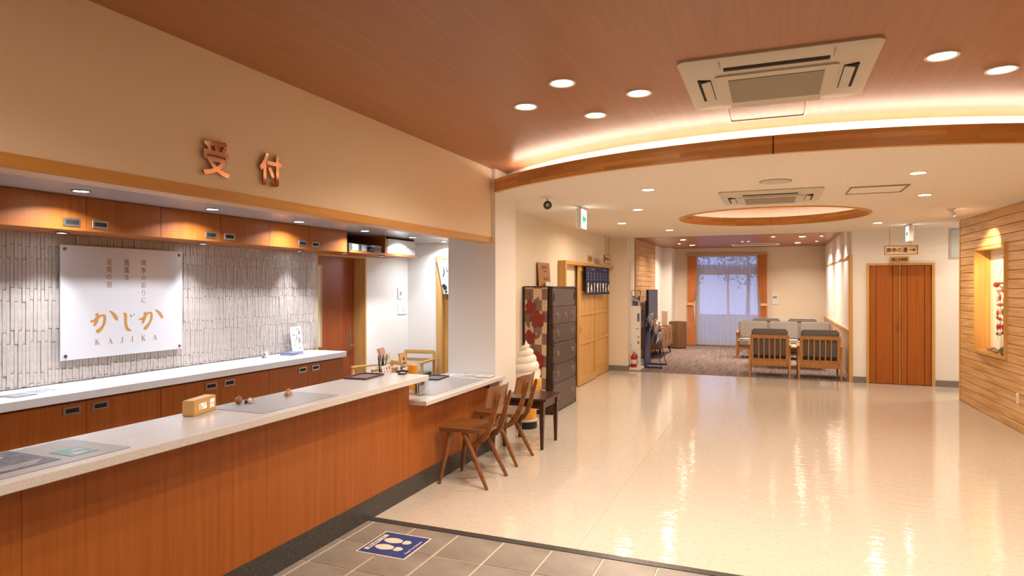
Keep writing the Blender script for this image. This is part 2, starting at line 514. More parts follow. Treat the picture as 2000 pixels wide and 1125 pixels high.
def stroke_poly(pts):
    """Outline of a brush stroke: (x, y, width) along its spine."""
    L_, R_ = [], []
    # resample with Catmull-Rom
    q = []
    n = len(pts)
    for i in range(n - 1):
        p0, p1, p2, p3 = pts[max(i - 1, 0)], pts[i], pts[i + 1], pts[min(i + 2, n - 1)]
        for k in range(5):
            t = k / 5
            q.append(tuple(0.5 * (2 * b + (c - a) * t + (2 * a - 5 * b + 4 * c - d) * t * t + (3 * b - a - 3 * c + d) * t ** 3) for a, b, c, d in zip(p0, p1, p2, p3)))
    q.append(pts[-1])
    for i, (x, y, w) in enumerate(q):
        a, b = q[max(i - 1, 0)], q[min(i + 1, len(q) - 1)]
        d = Vector((b[0] - a[0], b[1] - a[1]))
        if d.length < 1e-9:
            continue
        d.normalize()
        L_.append((x - d.y * w / 2, y + d.x * w / 2)); R_.append((x + d.y * w / 2, y - d.x * w / 2))
    return L_, R_


def ribbon(bm, pts, T, h=0.001):
    L_, R_ = stroke_poly(pts)
    a = [bm.verts.new(T @ Vector((x, y, h))) for x, y in L_]
    b = [bm.verts.new(T @ Vector((x, y, h))) for x, y in R_]
    for i in range(len(a) - 1):
        bm.faces.new((a[i], b[i], b[i + 1], a[i + 1]))


def flat(bm, poly, T, h=0.001):
    bm.faces.new([bm.verts.new(T @ Vector((x, y, h))) for x, y in poly])


def rect(x0, x1, y0, y1):
    return [(x0, y0), (x1, y0), (x1, y1), (x0, y1)]


def rrect(x0, x1, y0, y1, r, n=4):
    out = []
    for cx, cy, a0 in ((x1 - r, y1 - r, 0), (x0 + r, y1 - r, PI / 2), (x0 + r, y0 + r, PI), (x1 - r, y0 + r, 1.5 * PI)):
        for k in range(n + 1):
            a = a0 + PI / 2 * k / n
            out.append((cx + r * math.cos(a), cy + r * math.sin(a)))
    return out


def ell(cx, cy, rx, ry, n=20):
    return [(cx + rx * math.cos(2 * PI * k / n), cy + ry * math.sin(2 * PI * k / n)) for k in range(n)]


def area(parent, loc, power, col, size, spread=150, rot=(0, 0, 0)):
    d = bpy.data.lights.new('lamp_light', 'AREA')
    d.shape = 'DISK'; d.size = size; d.energy = power; d.color = col; d.spread = math.radians(spread)
    o = bpy.data.objects.new('lamp_light', d); C.objects.link(o)
    o.location = loc; o.rotation_euler = rot
    if parent is not None:
        o.parent = parent
    return o


def pl_x(x, y=0, z=0):        # a surface that faces +X
    return frame((x, y, z), (0, 1, 0), (0, 0, 1))


def pl_ny(y, x=0, z=0):       # a surface that faces -Y (towards the camera)
    return frame((x, y, z), (1, 0, 0), (0, 0, 1))


def pl_top(x, y, z):          # a surface that faces up, read by someone who faces -X
    return frame((x, y, z), (0, 1, 0), (-1, 0, 0))


XW, XT = -4.80, -4.775        # reception back wall, face of its tiles
XF = -2.57                    # counter panel and fascia
XL = -2.95                    # hall wall on the left
ZC, ZL, ZS, ZG = 2.76, 2.53, 2.21, 2.64   # wooden, white, soffit and lounge ceilings
YP0, YP1 = 5.80, 6.34         # column
YE = 12.13                    # end of the hall
YF = 18.10                    # lounge far wall

# ---------------------------------------------------------------- floors
bm = bmesh.new(); box(bm, XL - 0.1, -1.1106, 3.78, YE, -0.1, 0); box(bm, -1.1094, 4.3, 3.78, YE, -0.1, 0)
box(bm, -2.58, 4.3, -3.1, 3.72, -0.12, -0.004)
fl = struct(obj('floor', bm, 'vinyl'))
fl.data.materials.append(M['grout'])
for p in fl.data.polygons:
    if p.center.y < 3.75:
        p.material_index = 1
struct(obj('floor_lounge', bm_box(XL, 1.3, YE, YF + 0.1, -0.1, 0.004), 'carpet'))
struct(obj('floor_reception', bm_box(XW - 0.3, -2.65, 0.1, 9.2, -0.1, -0.003), 'grey_base'))
struct(obj('trim_threshold', bm_box(-2.58, 4.3, 3.72, 3.78, -0.08, 0.002), 'granite'))
# slate tiles: the ones in view single, the rest joined
xs = [-2.58, -2.515] + [-2.515 + 0.318 * k for k in range(1, 18)]
ys = [3.72 - 0.345 * k for k in range(0, 20)]
rest = bmesh.new()
g = 0.0045
for i in range(len(xs) - 1):
    bmw = bm_box(0, xs[i + 1] - xs[i] - 2 * g, 0, 0.345 - 2 * g, -0.012, 0, T=None)
    me = None
    for j in range(len(ys) - 1):
        x0, y0 = xs[i] + g, ys[j + 1] + g
        if y0 > 2.6 and xs[i] < 0.4:
            if me is None:
                o = obj('tile', bmw, 'stone', fl, bevel=0.003, seg=1); o.location = (x0, y0, 0.0005 * ((i * 7 + j * 3) % 3)); me = o.data
            else:
                share('tile', me, (x0, y0, 0.0005 * ((i * 7 + j * 3) % 3)), fl)
        else:
            box(rest, x0, x0 + xs[i + 1] - xs[i] - 2 * g, y0, y0 + 0.345 - 2 * g, -0.012, 0)
    if me is None:
        bmw.free()
o = obj('tile', rest, 'stone', fl); o['kind'] = 'stuff'

# ---------------------------------------------------------------- reception walls, soffit, fascia, column
bm = bmesh.new()
box(bm, XW - 0.3, XW, 0.1, 5.93, 0, ZS + 0.05)
box(bm, XW - 0.3, XW, 6.87, 8.0, 0, ZS + 0.05)
box(bm, XW - 0.3, XW, 5.93, 6.87, 1.985, ZS + 0.05)
wr = struct(obj('wall_reception', bm, 'white'))
struct(obj('wall_reception_backing', bm_box(XW, XW + 0.004, 1.6, 5.925, 0.905, 1.978), 'backing'))
# relief tiles: vertical strips 24 mm wide
def strip_tile(w, h):
    b = bmesh.new(); n = 3
    rings = []
    for k in range(n + 1):
        z = h * k / n
        d = 0.0 if k in (0, n) else random.uniform(-0.0018, 0.0022)
        t0, t1 = 0.016 + d + random.uniform(-0.001, 0.001), 0.016 + d + random.uniform(-0.0025, 0.0025)
        rings.append([Vector((0, 0, z)), Vector((t0, 0, z)), Vector((t1, w, z)), Vector((0, w, z))])
    loft(b, rings)
    return b
TW, TH = 0.0246, 0.292
protos = {}
rest = bmesh.new()
nt_ = 0
ncol = int((5.92 - 1.6) / TW)
for i in range(ncol):
    y = 1.6 + i * TW
    off = (0.0, 0.085)[i % 2] + ((i * 37) % 5) * 0.004
    z = 0.91 - TH + off
    while z < 1.975:
        z0, z1 = max(z + 0.0018, 0.906), min(z + TH - 0.0018, 1.977)
        if z1 - z0 > 0.004:
            hid = 3.1 < y < 4.05 and z0 > 1.1 and z1 < 1.88
            if y > 2.6 and not hid and nt_ < 300 and z1 - z0 > 0.02:
                full = abs(z1 - z0 - (TH - 0.0036)) < 1e-4
                px = XW + 0.004 + random.choice((0, 0.0015, 0.003, 0.0045))
                if full:
                    k = random.randrange(9)
                    if k not in protos:
                        o = obj('tile', strip_tile(TW - 0.0026, TH - 0.0036), 'relief', wr); protos[k] = o.data; o.location = (px, y, z0)
                    else:
                        o = share('tile', protos[k], (px, y, z0), wr)
                else:
                    o = obj('tile', strip_tile(TW - 0.0026, z1 - z0), 'relief', wr); o.location = (px, y, z0)
                nt_ += 1
            else:
                b2 = strip_tile(TW - 0.0026, z1 - z0)
                mt = Matrix.Translation((XW + 0.004 + random.choice((0, 0.0015, 0.003, 0.0045)), y, z0))
                b2.transform(mt); t_ = bpy.data.meshes.new('t'); b2.to_mesh(t_); b2.free(); rest.from_mesh(t_); bpy.data.meshes.remove(t_)
        z += TH
o = obj('tile', rest, 'relief', wr); o['kind'] = 'stuff'

bm = bmesh.new()
box(bm, XW - 0.1, -4.32, 7.9, 8.0, 0, ZS + 0.05); box(bm, -4.32, -3.42, 7.9, 8.0, 2.0, ZS + 0.05); box(bm, -3.42, -3.05, 7.9, 8.0, 0, ZS + 0.05)
struct(obj('wall_reception_end', bm, 'white'))
struct(obj('wall_reception_near', bm_box(XW, XF, 0.1, 0.25, 0, ZC), 'white'))
struct(obj('wall_left_near', bm_box(XF - 0.12, XF, -3.1, 0.1, 0, ZC), 'cream'))
struct(obj('wall_near', bm_box(XF - 0.1, 4.3, -3.2, -3.1, 0, ZC), 'cream'))
bm = bmesh.new(); box(bm, XW, XF - 0.121, 0.25, YP0, ZS, ZS + 0.08); box(bm, XW, -3.05, YP0, 7.9, ZS, ZS + 0.08)
struct(obj('ceiling_soffit', bm, 'soffit'))
bm = bmesh.new(); box(bm, XF - 0.12, XF, 0.25, YP0, 2.085, ZC)
struct(obj('wall_fascia', bm, 'fascia'))
struct(obj('trim_fascia', bm_box(XF - 0.125, XF + 0.006, 0.25, YP0, 2.03, 2.085), 'oak_along', bevel=0.002))
bm = bmesh.new(); box(bm, -3.05, -2.53, YP0, YP1, 0, ZC)
struct(obj('column', bm, 'white'))
bm = bmesh.new(); box(bm, -3.05, XL, YP1, YE + 0.1, 0, ZL + 0.2); box(bm, XL, -2.56, YE, YE + 0.28, 0, ZL + 0.2)
struct(obj('wall_left', bm, 'cream'))
bm = bmesh.new()
box(bm, XL, XL + 0.012, YP1, 7.6, 0, 0.1); box(bm, XL, XL + 0.012, 8.7, 9.08, 0, 0.1); box(bm, -2.56, -2.548, YE, YE + 0.28, 0, 0.1); box(bm, XL, -2.548, YE - 0.012, YE, 0, 0.1)
struct(obj('baseboard_left', bm, 'grey_base'))

# reception door (recessed) and its frame
d1 = struct_empty('door_1')
bm = bmesh.new(); box(bm, XW - 0.2, XW - 0.16, 5.93, 6.87, 0, 1.985)
o = obj('door_leaf', bm, 'cherry_dark', d1)
box_ = bmesh.new()
box(box_, XW - 0.158, XW - 0.150, 6.05, 6.07, 0.9, 1.84); box(box_, XW - 0.158, XW - 0.150, 6.20, 6.22, 0.9, 1.84)
box(box_, XW - 0.158, XW - 0.150, 6.05, 6.22, 1.84, 1.86); box(box_, XW - 0.158, XW - 0.150, 6.05, 6.22, 0.88, 0.9)
obj('window_frame', box_, 'oak', d1)
obj('pane', bm_box(XW - 0.159, XW - 0.155, 6.07, 6.20, 0.9, 1.84), 'frost', d1)
bm = bmesh.new(); tube(bm, [(XW - 0.155, 6.77, 0.86), (XW - 0.10, 6.77, 0.86), (XW - 0.10, 6.67, 0.86)], 0.011)
box(bm, XW - 0.16, XW - 0.154, 6.75, 6.79, 0.80, 1.08)
obj('handle', bm, 'steel', d1, smooth=True)
bm = bmesh.new()
box(bm, XW - 0.16, XW + 0.012, 5.90, 5.945, 0, 2.02); box(bm, XW - 0.16, XW + 0.012, 6.86, 6.885, 0, 2.02)
box(bm, XW - 0.16, XW + 0.012, 5.945, 6.86, 1.96, 2.02)
obj('door_frame', bm, 'oak', d1)

# inner doorway at the back of the reception, with its cloth
d2 = struct_empty('door_2')
bm = bmesh.new(); box(bm, -4.33, -4.24, 7.88, 8.02, 0, 2.03); box(bm, -3.45, -3.40, 7.88, 8.02, 0, 2.03); box(bm, -4.24, -3.45, 7.88, 8.02, 1.98, 2.03)
obj('door_frame', bm, 'oak', d2)
obj('door_leaf', bm_box(-4.24, -3.45, 7.97, 8.0, 0, 1.98), 'oak', d2)
bm = bmesh.new()
n = 14
rings = []
for k in range(2):
    for i in range(n + 1):
        pass
for z, sh in ((1.97, 0), (1.75, 0.03), (1.50, 0.06)):
    rings.append([(-4.31 + sh * 1.6 + 0.62 * i / n * (1 - sh * 2), 7.86 - 0.012 * math.sin(i * 1.3), z) for i in range(n + 1)] + [(-4.31 + sh * 1.6 + 0.62 * i / n * (1 - sh * 2), 7.864 - 0.012 * math.sin(i * 1.3), z) for i in range(n, -1, -1)])
loft(bm, rings)
cl = thing('doorway_curtain', 'white printed half curtain hanging in the back office doorway', 'curtain', (0, 0, 0))
obj('cloth', bm, 'paper', cl, smooth=True)
bm = bmesh.new(); T = pl_ny(7.845)
for pts in ([(-4.20, 1.88, .01), (-4.19, 1.80, .018), (-4.21, 1.74, .008)], [(-4.17, 1.86, .012), (-4.13, 1.80, .02)], [(-4.21, 1.63, .05), (-4.17, 1.58, .06), (-4.16, 1.56, .02)], [(-4.18, 1.54, .012), (-4.15, 1.53, .02), (-4.17, 1.51, .01)], [(-4.05, 1.8, .02), (-4.03, 1.6, .03)]):
    ribbon(bm, pts, T)
obj('print', bm, 'ink', cl)

# ---------------------------------------------------------------- ceilings, beam, ring
RB, CB = 4.1, Vector((0.1, 4.82 + 4.1))
def arc_y(x, r=RB):
    return CB.y - math.sqrt(max(r * r - (x - CB.x) ** 2, 0))
def arc_pts(x0, x1, n, r=RB):
    a0 = math.asin((x0 - CB.x) / r); a1 = math.asin((x1 - CB.x) / r)
    return [(CB.x + r * math.sin(a0 + (a1 - a0) * k / n), CB.y - r * math.cos(a0 + (a1 - a0) * k / n)) for k in range(n + 1)]
struct(obj('ceiling_wood', bm_box(XF - 0.3, 4.3, -3.2, 6.6, ZC, ZC + 0.08), 'ceil_wood'))
X0, X1 = -2.53, 2.9
beam = struct_empty('trim_curved_beam')
for a, b_ in ((X0, -0.004), (0.004, X1)):
    bm = bmesh.new()
    uvl = bm.loops.layers.uv.new('UVMap')
    out, inn = arc_pts(a, b_, 24), arc_pts(a, b_, 24, RB - 0.045)
    L0 = 0.0
    prev = None
    for k in range(25):
        ro, ri = out[k], inn[k]
        vs = [bm.verts.new((ro[0], ro[1], ZL - 0.004)), bm.verts.new((ro[0], ro[1], 2.652)), bm.verts.new((ri[0], ri[1], 2.652)), bm.verts.new((ri[0], ri[1], ZL - 0.004))]
        s_ = RB * k / 24 * (math.asin((b_ - CB.x) / RB) - math.asin((a - CB.x) / RB)) + a
        if prev:
            for q in range(4):
                r_ = (q + 1) % 4
                f = bm.faces.new((prev[0][q], vs[q], vs[r_], prev[0][r_]))
                zz = ((0, 0.124), (0.124, 0.17), (0.17, 0.29), (0.29, 0.33))[q]
                for lp, uv in zip(f.loops, ((prev[1], zz[0]), (s_, zz[0]), (s_, zz[1]), (prev[1], zz[1]))):
                    lp[uvl].uv = uv
        else:
            bm.faces.new(vs)
        prev = (vs, s_)
    bm.faces.new(list(reversed(prev[0])))
    obj('beam_segment', bm, 'beam', beam)
bm = bmesh.new(); box(bm, -0.012, 0.012, arc_y(0) + 0.006, arc_y(0) + 0.040, ZL - 0.002, 2.650)
obj('joint', bm, 'void', beam)
# white ceiling behind the beam, with a round hole
RC, CC = 1.15, (-0.03, 9.22)
bm = bmesh.new()
edge = arc_pts(-3.0, X1, 40, RB - 0.04)
outer = [bm.verts.new((x, y, ZL)) for x, y in edge] + [bm.verts.new((4.3, edge[-1][1], ZL)), bm.verts.new((4.3, YE + 0.05, ZL)), bm.verts.new((-3.0, YE + 0.05, ZL))]
hole = [bm.verts.new((CC[0] + (RC + 0.02) * math.cos(2 * PI * k / 64), CC[1] + (RC + 0.02) * math.sin(2 * PI * k / 64), ZL)) for k in range(64)]
eds = [bm.edges.new((outer[i], outer[(i + 1) % len(outer)])) for i in range(len(outer))] + [bm.edges.new((hole[i], hole[(i + 1) % 64])) for i in range(64)]
bmesh.ops.triangle_fill(bm, use_beauty=True, use_dissolve=False, edges=eds)
bad = [f for f in bm.faces if (f.calc_center_median().xy - Vector(CC)).length < RC * 0.9]
bmesh.ops.delete(bm, geom=bad, context='FACES_ONLY')
ret = bmesh.ops.extrude_face_region(bm, geom=bm.faces[:])
bmesh.ops.translate(bm, verts=[v for v in ret['geom'] if isinstance(v, bmesh.types.BMVert)], vec=(0, 0, 0.03))
struct(obj('ceiling', bm, 'ceiling'))
# cove behind the beam: upstand and lit strip
bm = bmesh.new()
up0, up1 = arc_pts(-3.0, X1, 40, RB - 0.24), arc_pts(-3.0, X1, 40, RB - 0.26)
loft(bm, [[(a[0], a[1], ZL + 0.03), (a[0], a[1], ZC), (b_[0], b_[1], ZC), (b_[0], b_[1], ZL + 0.03)] for a, b_ in zip(up0, up1)])
struct(obj('ceiling_cove_upstand', bm, 'whiteplastic'))
def strip_light(name, pts, z, label, closed=False, m='cove'):
    t = thing(name, label, 'light')
    b = bmesh.new()
    if closed:
        pts = pts + [pts[0]]
    tube(b, [(x, y, z) for x, y in pts], 0.012, 6)
    obj('lit_tube', b, m, t)
    b = bmesh.new(); tube(b, [(x, y, z - 0.026) for x, y in pts], 0.012, 4)
    obj('holder', b, 'whiteplastic', t)
    return t
strip_light('cove_light', arc_pts(-2.32, X1, 40, RB - 0.12), 2.634, 'warm strip light hidden behind the long curved wooden beam')
# round recess
rg = struct_empty('trim_ceiling_ring')
for h0 in (0, 1):
    bm = bmesh.new(); uvl = bm.loops.layers.uv.new('UVMap'); prev = None
    N_ = 40
    for k in range(N_ + 1):
        a = -PI / 2 + PI * h0 + 0.0016 + (PI - 0.0032) * k / N_
        c_, s_ = math.cos(a), math.sin(a)
        vs = [bm.verts.new((CC[0] + r * c_, CC[1] + r * s_, z)) for r, z in ((RC, ZL - 0.012), (RC, 2.64), (RC + 0.03, 2.64), (RC + 0.03, ZL - 0.012))]
        u = a * RC
        if prev:
            for q in range(4):
                r_ = (q + 1) % 4
                f = bm.faces.new((prev[0][q], vs[q], vs[r_], prev[0][r_]))
                zz = ((0, 0.12), (0.12, 0.15), (0.15, 0.27), (0.27, 0.30))[q]
                for lp, uv in zip(f.loops, ((prev[1], zz[0]), (u, zz[0]), (u, zz[1]), (prev[1], zz[1]))):
                    lp[uvl].uv = uv
        else:
            bm.faces.new(vs)
        prev = (vs, u)
    bm.faces.new(list(reversed(prev[0])))
    obj('ring_segment', bm, 'beam', rg)
bm = bmesh.new(); box(bm, CC[0] - 0.012, CC[0] + 0.012, CC[1] + RC + 0.006, CC[1] + RC + 0.028, ZL - 0.010, 2.638); box(bm, CC[0] - 0.012, CC[0] + 0.012, CC[1] - RC - 0.028, CC[1] - RC - 0.006, ZL - 0.010, 2.638)
obj('joint', bm, 'void', rg)
bm = bmesh.new()
lathe(bm, [(RC + 0.28, 2.56), (RC + 0.28, 2.80), (RC + 0.30, 2.80), (RC + 0.30, 2.56)], 64, (CC[0], CC[1], 0), cap=False)
bm2 = bmesh.new()
struct(obj('ceiling_ring_upstand', bm, 'whiteplastic'))
bm2.free()
bm = bmesh.new(); lathe(bm, [(RC + 0.30, 2.79), (RC + 0.30, 2.85)], 64, (CC[0], CC[1], 0))
struct(obj('ceiling_ring_top', bm, 'oak_along'))
strip_light('ring_cove_light', [(CC[0] + (RC + 0.13) * math.cos(2 * PI * k / 48), CC[1] + (RC + 0.13) * math.sin(2 * PI * k / 48)) for k in range(48)], 2.622, 'warm strip light hidden inside the round wooden ceiling ring', True, 'cove_ring')
# lounge ceiling
struct(obj('ceiling_lounge', bm_box(-3.05, 1.5, YE + 0.05, YF + 0.1, ZG, ZG + 0.08), 'ceil_wood'))
struct(obj('ceiling_lounge_header', bm_box(-3.05, 4.4, YE + 0.04, YE + 0.10, ZL, ZG + 0.1), 'ceiling'))

# ---------------------------------------------------------------- lounge shell
bm = bmesh.new()
box(bm, -2.9, -2.75, YE + 0.28, YF + 0.1, 0, ZG); box(bm, -2.75, -2.50, 17.45, YF, 0, ZG)
wll = struct(obj('wall_lounge_left', bm, 'white'))
me = None
for k in range(23):
    z0 = 0.0 + k * 0.115
    h = min(0.113, ZG - z0)
    if me is None or h < 0.112:
        o = obj('plank', bm_box(0, 0.018, 0, 2.40, 0, h - 0.004), 'cedar_y', wll, bevel=0.003, seg=1); me = me or o.data
        o.location = (-2.75, 13.79, z0)
    else:
        share('plank', me, (-2.75, 13.79, z0), wll)
struct(obj('wall_lounge_left_backing', bm_box(-2.75, -2.747, 13.79, 16.19, 0, ZG), 'backing'))
bm = bmesh.new(); box(bm, -2.755, -2.725, 13.77, 13.79, 0, ZG); box(bm, -2.755, -2.725, 16.19, 16.21, 0, ZG)
struct(obj('trim_lounge_left', bm, 'oak'))
WX0, WX1, WZ = -1.96, -0.28, 2.45
bm = bmesh.new()
box(bm, -2.9, WX0, YF, YF + 0.15, 0, ZG); box(bm, WX1, 1.5, YF, YF + 0.15, 0, ZG); box(bm, WX0, WX1, YF, YF + 0.15, WZ, ZG)
struct(obj('wall_far', bm, 'cream'))
bm = bmesh.new(); box(bm, 1.22, 1.42, YE + 0.12, YF + 0.1, 0, ZG + 0.05)
box(bm, 1.22, 1.46, YE, YE + 0.12, 0, ZL + 0.01); box(bm, 2.40, 4.3, YE, YE + 0.12, 0, 2.05); box(bm, 2.40, 2.61, YE, YE + 0.12, 2.05, ZL + 0.01)
box(bm, 3.4, 4.3, YE, YE + 0.12, 2.05, ZL + 0.01); box(bm, 1.46, 2.40, YE, YE + 0.12, 1.97, ZL + 0.01)
box(bm, 4.2, 4.3, 10.7, YE, 0, ZL + 0.01)
struct(obj('wall_end_right', bm, 'white'))
struct(obj('corridor_light_block', bm_box(2.75, 4.4, 10.5, 10.7, -0.1, ZL + 0.3), 'white'))  # unseen wall added to keep sky light out of the side passage
struct(obj('door_light_block', bm_box(1.42, 4.3, YE + 0.3, YE + 0.4, -0.1, ZL + 0.3), 'white'))  # unseen slab added behind door and transom to stop sky light leaking in
struct(obj('floor_corridor', bm_box(1.3, 4.3, YE, YE + 0.4, -0.1, 0), 'grey_base'))
# wainscot, rails and post in the lounge
struct(obj('trim_wainscot', bm_box(1.205, 1.22, YE + 0.06, YF, 0.06, 0.82), 'wainscot'))
bm = bmesh.new(); box(bm, 1.19, 1.22, YE + 0.06, YF, 0.82, 0.86); box(bm, 1.20, 1.22, YE + 0.06, YF, 2.10, 2.13); box(bm, 1.20, 1.22, YE + 0.06, YF, 0.0, 0.06)
struct(obj('trim_lounge_rails', bm, 'cedar_y'))
struct(obj('trim_lounge_post', bm_box(1.18, 1.235, YE - 0.02, YE + 0.06, 0, 2.13), 'oak', bevel=0.003))
bm = bmesh.new(); box(bm, 1.235, 1.44, YE - 0.012, YE, 0, 0.1); box(bm, 2.42, 4.2, YE - 0.012, YE, 0, 0.1)
struct(obj('baseboard_end', bm, 'grey_base'))
# transom pane
wt = struct_empty('window_2')
obj('pane', bm_box(2.63, 3.38, YE + 0.02, YE + 0.03, 2.07, ZL - 0.02), 'frost', wt)
bm = bmesh.new(); box(bm, 2.60, 2.63, YE - 0.01, YE + 0.05, 2.04, ZL); box(bm, 3.38, 3.41, YE - 0.01, YE + 0.05, 2.04, ZL); box(bm, 2.63, 3.38, YE - 0.01, YE + 0.05, 2.04, 2.07)
obj('window_frame', bm, 'steel', wt)

# ---------------------------------------------------------------- right wall of cedar planks
A = Vector((2.456, 10.77, 0)); Bv = Vector((2.53, 8.59, 0))
ev = (Bv - A).normalized()
TR = Matrix(((ev.x, -ev.y, 0, A.x), (ev.y, ev.x, 0, A.y), (0, 0, 1, 0), (0, 0, 0, 1)))   # local +y goes into the wall
wrt = bmesh.new()
NS0, NS1, NZ0, NZ1, ND = 0.65, 1.73, 0.79, 2.07, 0.15
LW = 14.0
box(wrt, 0, LW, 0.26, 0.36, 0, ZC)
box(wrt, 0, NS0 - 0.012, 0.0, 0.26, 0, ZC); box(wrt, NS1 + 0.025, LW, 0.0, 0.26, 0, ZC); box(wrt, NS0 - 0.012, NS1 + 0.025, 0.0, 0.26, 0, NZ0 - 0.03); box(wrt, NS0 - 0.012, NS1 + 0.025, 0.0, 0.26, NZ1 + 0.05, ZC)
wall_r = obj('wall_right', wrt, 'backing'); wall_r.matrix_world = TR; struct(wall_r)
def plank(s0, s1, z0, z1, nm='plank'):
    o = obj(nm, bm_box(0, s1 - s0 - 0.001, -0.016, -0.0005, 0, z1 - z0 - 0.0055), 'cedar', wall_r, bevel=0.003, seg=1)
    o.location = (s0, 0, z0 + 0.0035)
    return o
cache = {}
def plank_c(s0, s1, z0, z1):
    key = (round(s1 - s0, 3), round(z1 - z0, 3))
    if key in cache:
        return share('plank', cache[key], (s0, 0, z0 + 0.0035), wall_r)
    o = plank(s0, s1, z0, z1); cache[key] = o.data
    return o
ph = 0.1056
plank(0.0, LW, 0.0, 0.10)
for k in range(26):
    z0 = 0.10 + k * ph; z1 = min(z0 + ph, ZC)
    if z1 - z0 < 0.02:
        break
    if z1 <= NZ0 + 0.001 or z0 >= NZ1 - 0.001:
        for s0, s1 in ((0.02, 3.9), (3.9, 7.6), (7.6, LW)):
            plank_c(s0, s1, z0, z1)
    else:
        plank_c(0.02, NS0 - 0.012, z0, z1); plank_c(NS1 + 0.012, 3.9, z0, z1)
        if z0 < NZ0 - 0.005:
            plank_c(NS0 - 0.012, NS1 + 0.012, z0, NZ0 - 0.012)
        if z1 > NZ1 + 0.005:
            plank_c(NS0 - 0.012, NS1 + 0.012, NZ1 + 0.012, z1)
        plank_c(3.9, 7.6, z0, z1); plank_c(7.6, LW, z0, z1)
o = obj('corner_trim', bm_box(-0.03, 0.02, -0.022, 0.36, 0, ZC), 'oak', wall_r)
# niche lining
bm = bmesh.new(); box(bm, NS0 - 0.012, NS0, -0.03, ND, NZ0, NZ1 + 0.012); 
obj('niche_jamb', bm, 'oak', wall_r)
obj('niche_jamb', bm_box(NS1, NS1 + 0.025, -0.045, ND, NZ0 - 0.03, NZ1 + 0.05), 'oak', wall_r)
obj('niche_head', bm_box(NS0 - 0.012, NS1, -0.02, ND, NZ1, NZ1 + 0.015), 'oak_x', wall_r)
obj('niche_back', bm_box(NS0, NS1, ND, ND + 0.01, NZ0, NZ1), 'white', wall_r)
bm = bmesh.new()
pts = [(NS0 - 0.03, ND)] + [(NS0 - 0.03 + (NS1 - NS0 + 0.06) * k / 12, -0.02 - 0.075 * math.sin(PI * k / 12)) for k in range(13)] + [(NS1 + 0.03, ND)]
prism(bm, pts, 0.03, Matrix.Translation((0, 0, NZ0 - 0.03)))
obj('niche_shelf', bm, 'oak_x', wall_r)
def rw(s, z, off=-0.02):
    return TR @ Vector((s, off, z))
def pl_r(s, z, off=-0.017):      # a surface on the right wall, facing the hall
    return frame(rw(s, z, off), ev, (0, 0, 1))
o = thing('wall_socket', 'small white socket plate low on the right plank wall', 'socket', rw(2.07, 0.365, -0.016), math.atan2(ev.y, ev.x))
obj('plate', bm_box(-0.035, 0.035, -0.008, 0, -0.06, 0.06), 'whiteplastic', o, bevel=0.003)
obj('outlet', bm_box(-0.018, 0.018, -0.011, -0.008, -0.03, 0.03), 'paper', o, bevel=0.002)

# ---------------------------------------------------------------- lamps
def downlight(name, label, loc, r, warm, power, group, spread=140, face=0.0):
    t = thing(name, label, 'light', loc, 0, group)
    b = bmesh.new(); lathe(b, [(r * 0.80, 0), (r * 0.80, -0.006), (r * 0.98, -0.008), (r, 0)], 24)
    obj('lamp_ring', b, 'lampring' if warm else 'darkring', t, smooth=True)
    b = bmesh.new(); lathe(b, [(r * 0.79, -0.0005), (r * 0.79, -0.004)], 24)
    obj('lens', b, 'lens_warm' if warm else 'lens_cool', t)
    area(t, (0, 0, -0.012), power, WARM if warm else COOL, r * 1.5, spread)
    return t
G1 = 'downlights in the wooden ceiling'
for (x, y), lb in (((-1.472, 3.865), 'left tip of the four downlights left of the near air conditioner'),
                   ((-1.11, 3.495), 'front tip of the four downlights left of the near air conditioner'),
                   ((-1.11, 4.233), 'rear tip of the four downlights left of the near air conditioner'),
                   ((-0.743, 3.85), 'right tip of the four downlights left of the near air conditioner'),
                   ((0.785, 3.80), 'left tip of the downlights right of the near air conditioner'),
                   ((1.128, 4.16), 'rear tip of the downlights right of the near air conditioner'),
                   ((1.128, 3.44), 'front tip of the downlights right of the near air conditioner'),
                   ((1.49, 3.80), 'far right tip of the downlights right of the near air conditioner')):
    downlight('ceiling_downlight', lb, (x, y, ZC), 0.078, True, P_UPPER, G1)
# unseen copies of the clusters, added behind the camera for their light
for k, (x, y) in enumerate(((-1.47, 0.9), (-1.11, 0.53), (-1.11, 1.27), (-0.74, 0.9), (0.785, 0.9), (1.13, 0.53), (1.13, 1.27), (1.49, 0.9))):
    downlight('ceiling_downlight', 'added unseen downlight of the cluster behind the camera, row place %s' % ('one two three four five six seven eight'.split()[k]), (x, y, ZC), 0.078, True, P_UPPER * 0.6, G1)
G2 = 'downlights in the white ceiling'
for (x, y), lb in (((-1.107, 6.19), 'round downlight in the white ceiling nearest the curved beam, left of the air conditioner'),
                   ((-1.507, 7.743), 'second downlight from the beam in the left row of the white ceiling'),
                   ((-2.05, 9.325), 'third downlight from the beam, close above the left hall wall'),
                   ((-1.575, 10.75), 'downlight just in front of the lounge on the left of the white ceiling'),
                   ((1.094, 6.10), 'round downlight right of the square ceiling hatch nearest the beam'),
                   ((1.417, 7.584), 'second downlight from the beam in the right row of the white ceiling'),
                   ((3.3, 11.4), 'added unseen downlight in the side passage behind the plank wall'),  # unseen lamp added to brighten the end wall
                   ((1.406, 10.663), 'downlight in the white ceiling above the double wooden door')):
    downlight('ceiling_downlight', lb, (x, y, ZL), 0.07, True, P_LOWER, G2, 168)
G3 = 'downlights in the lounge ceiling'
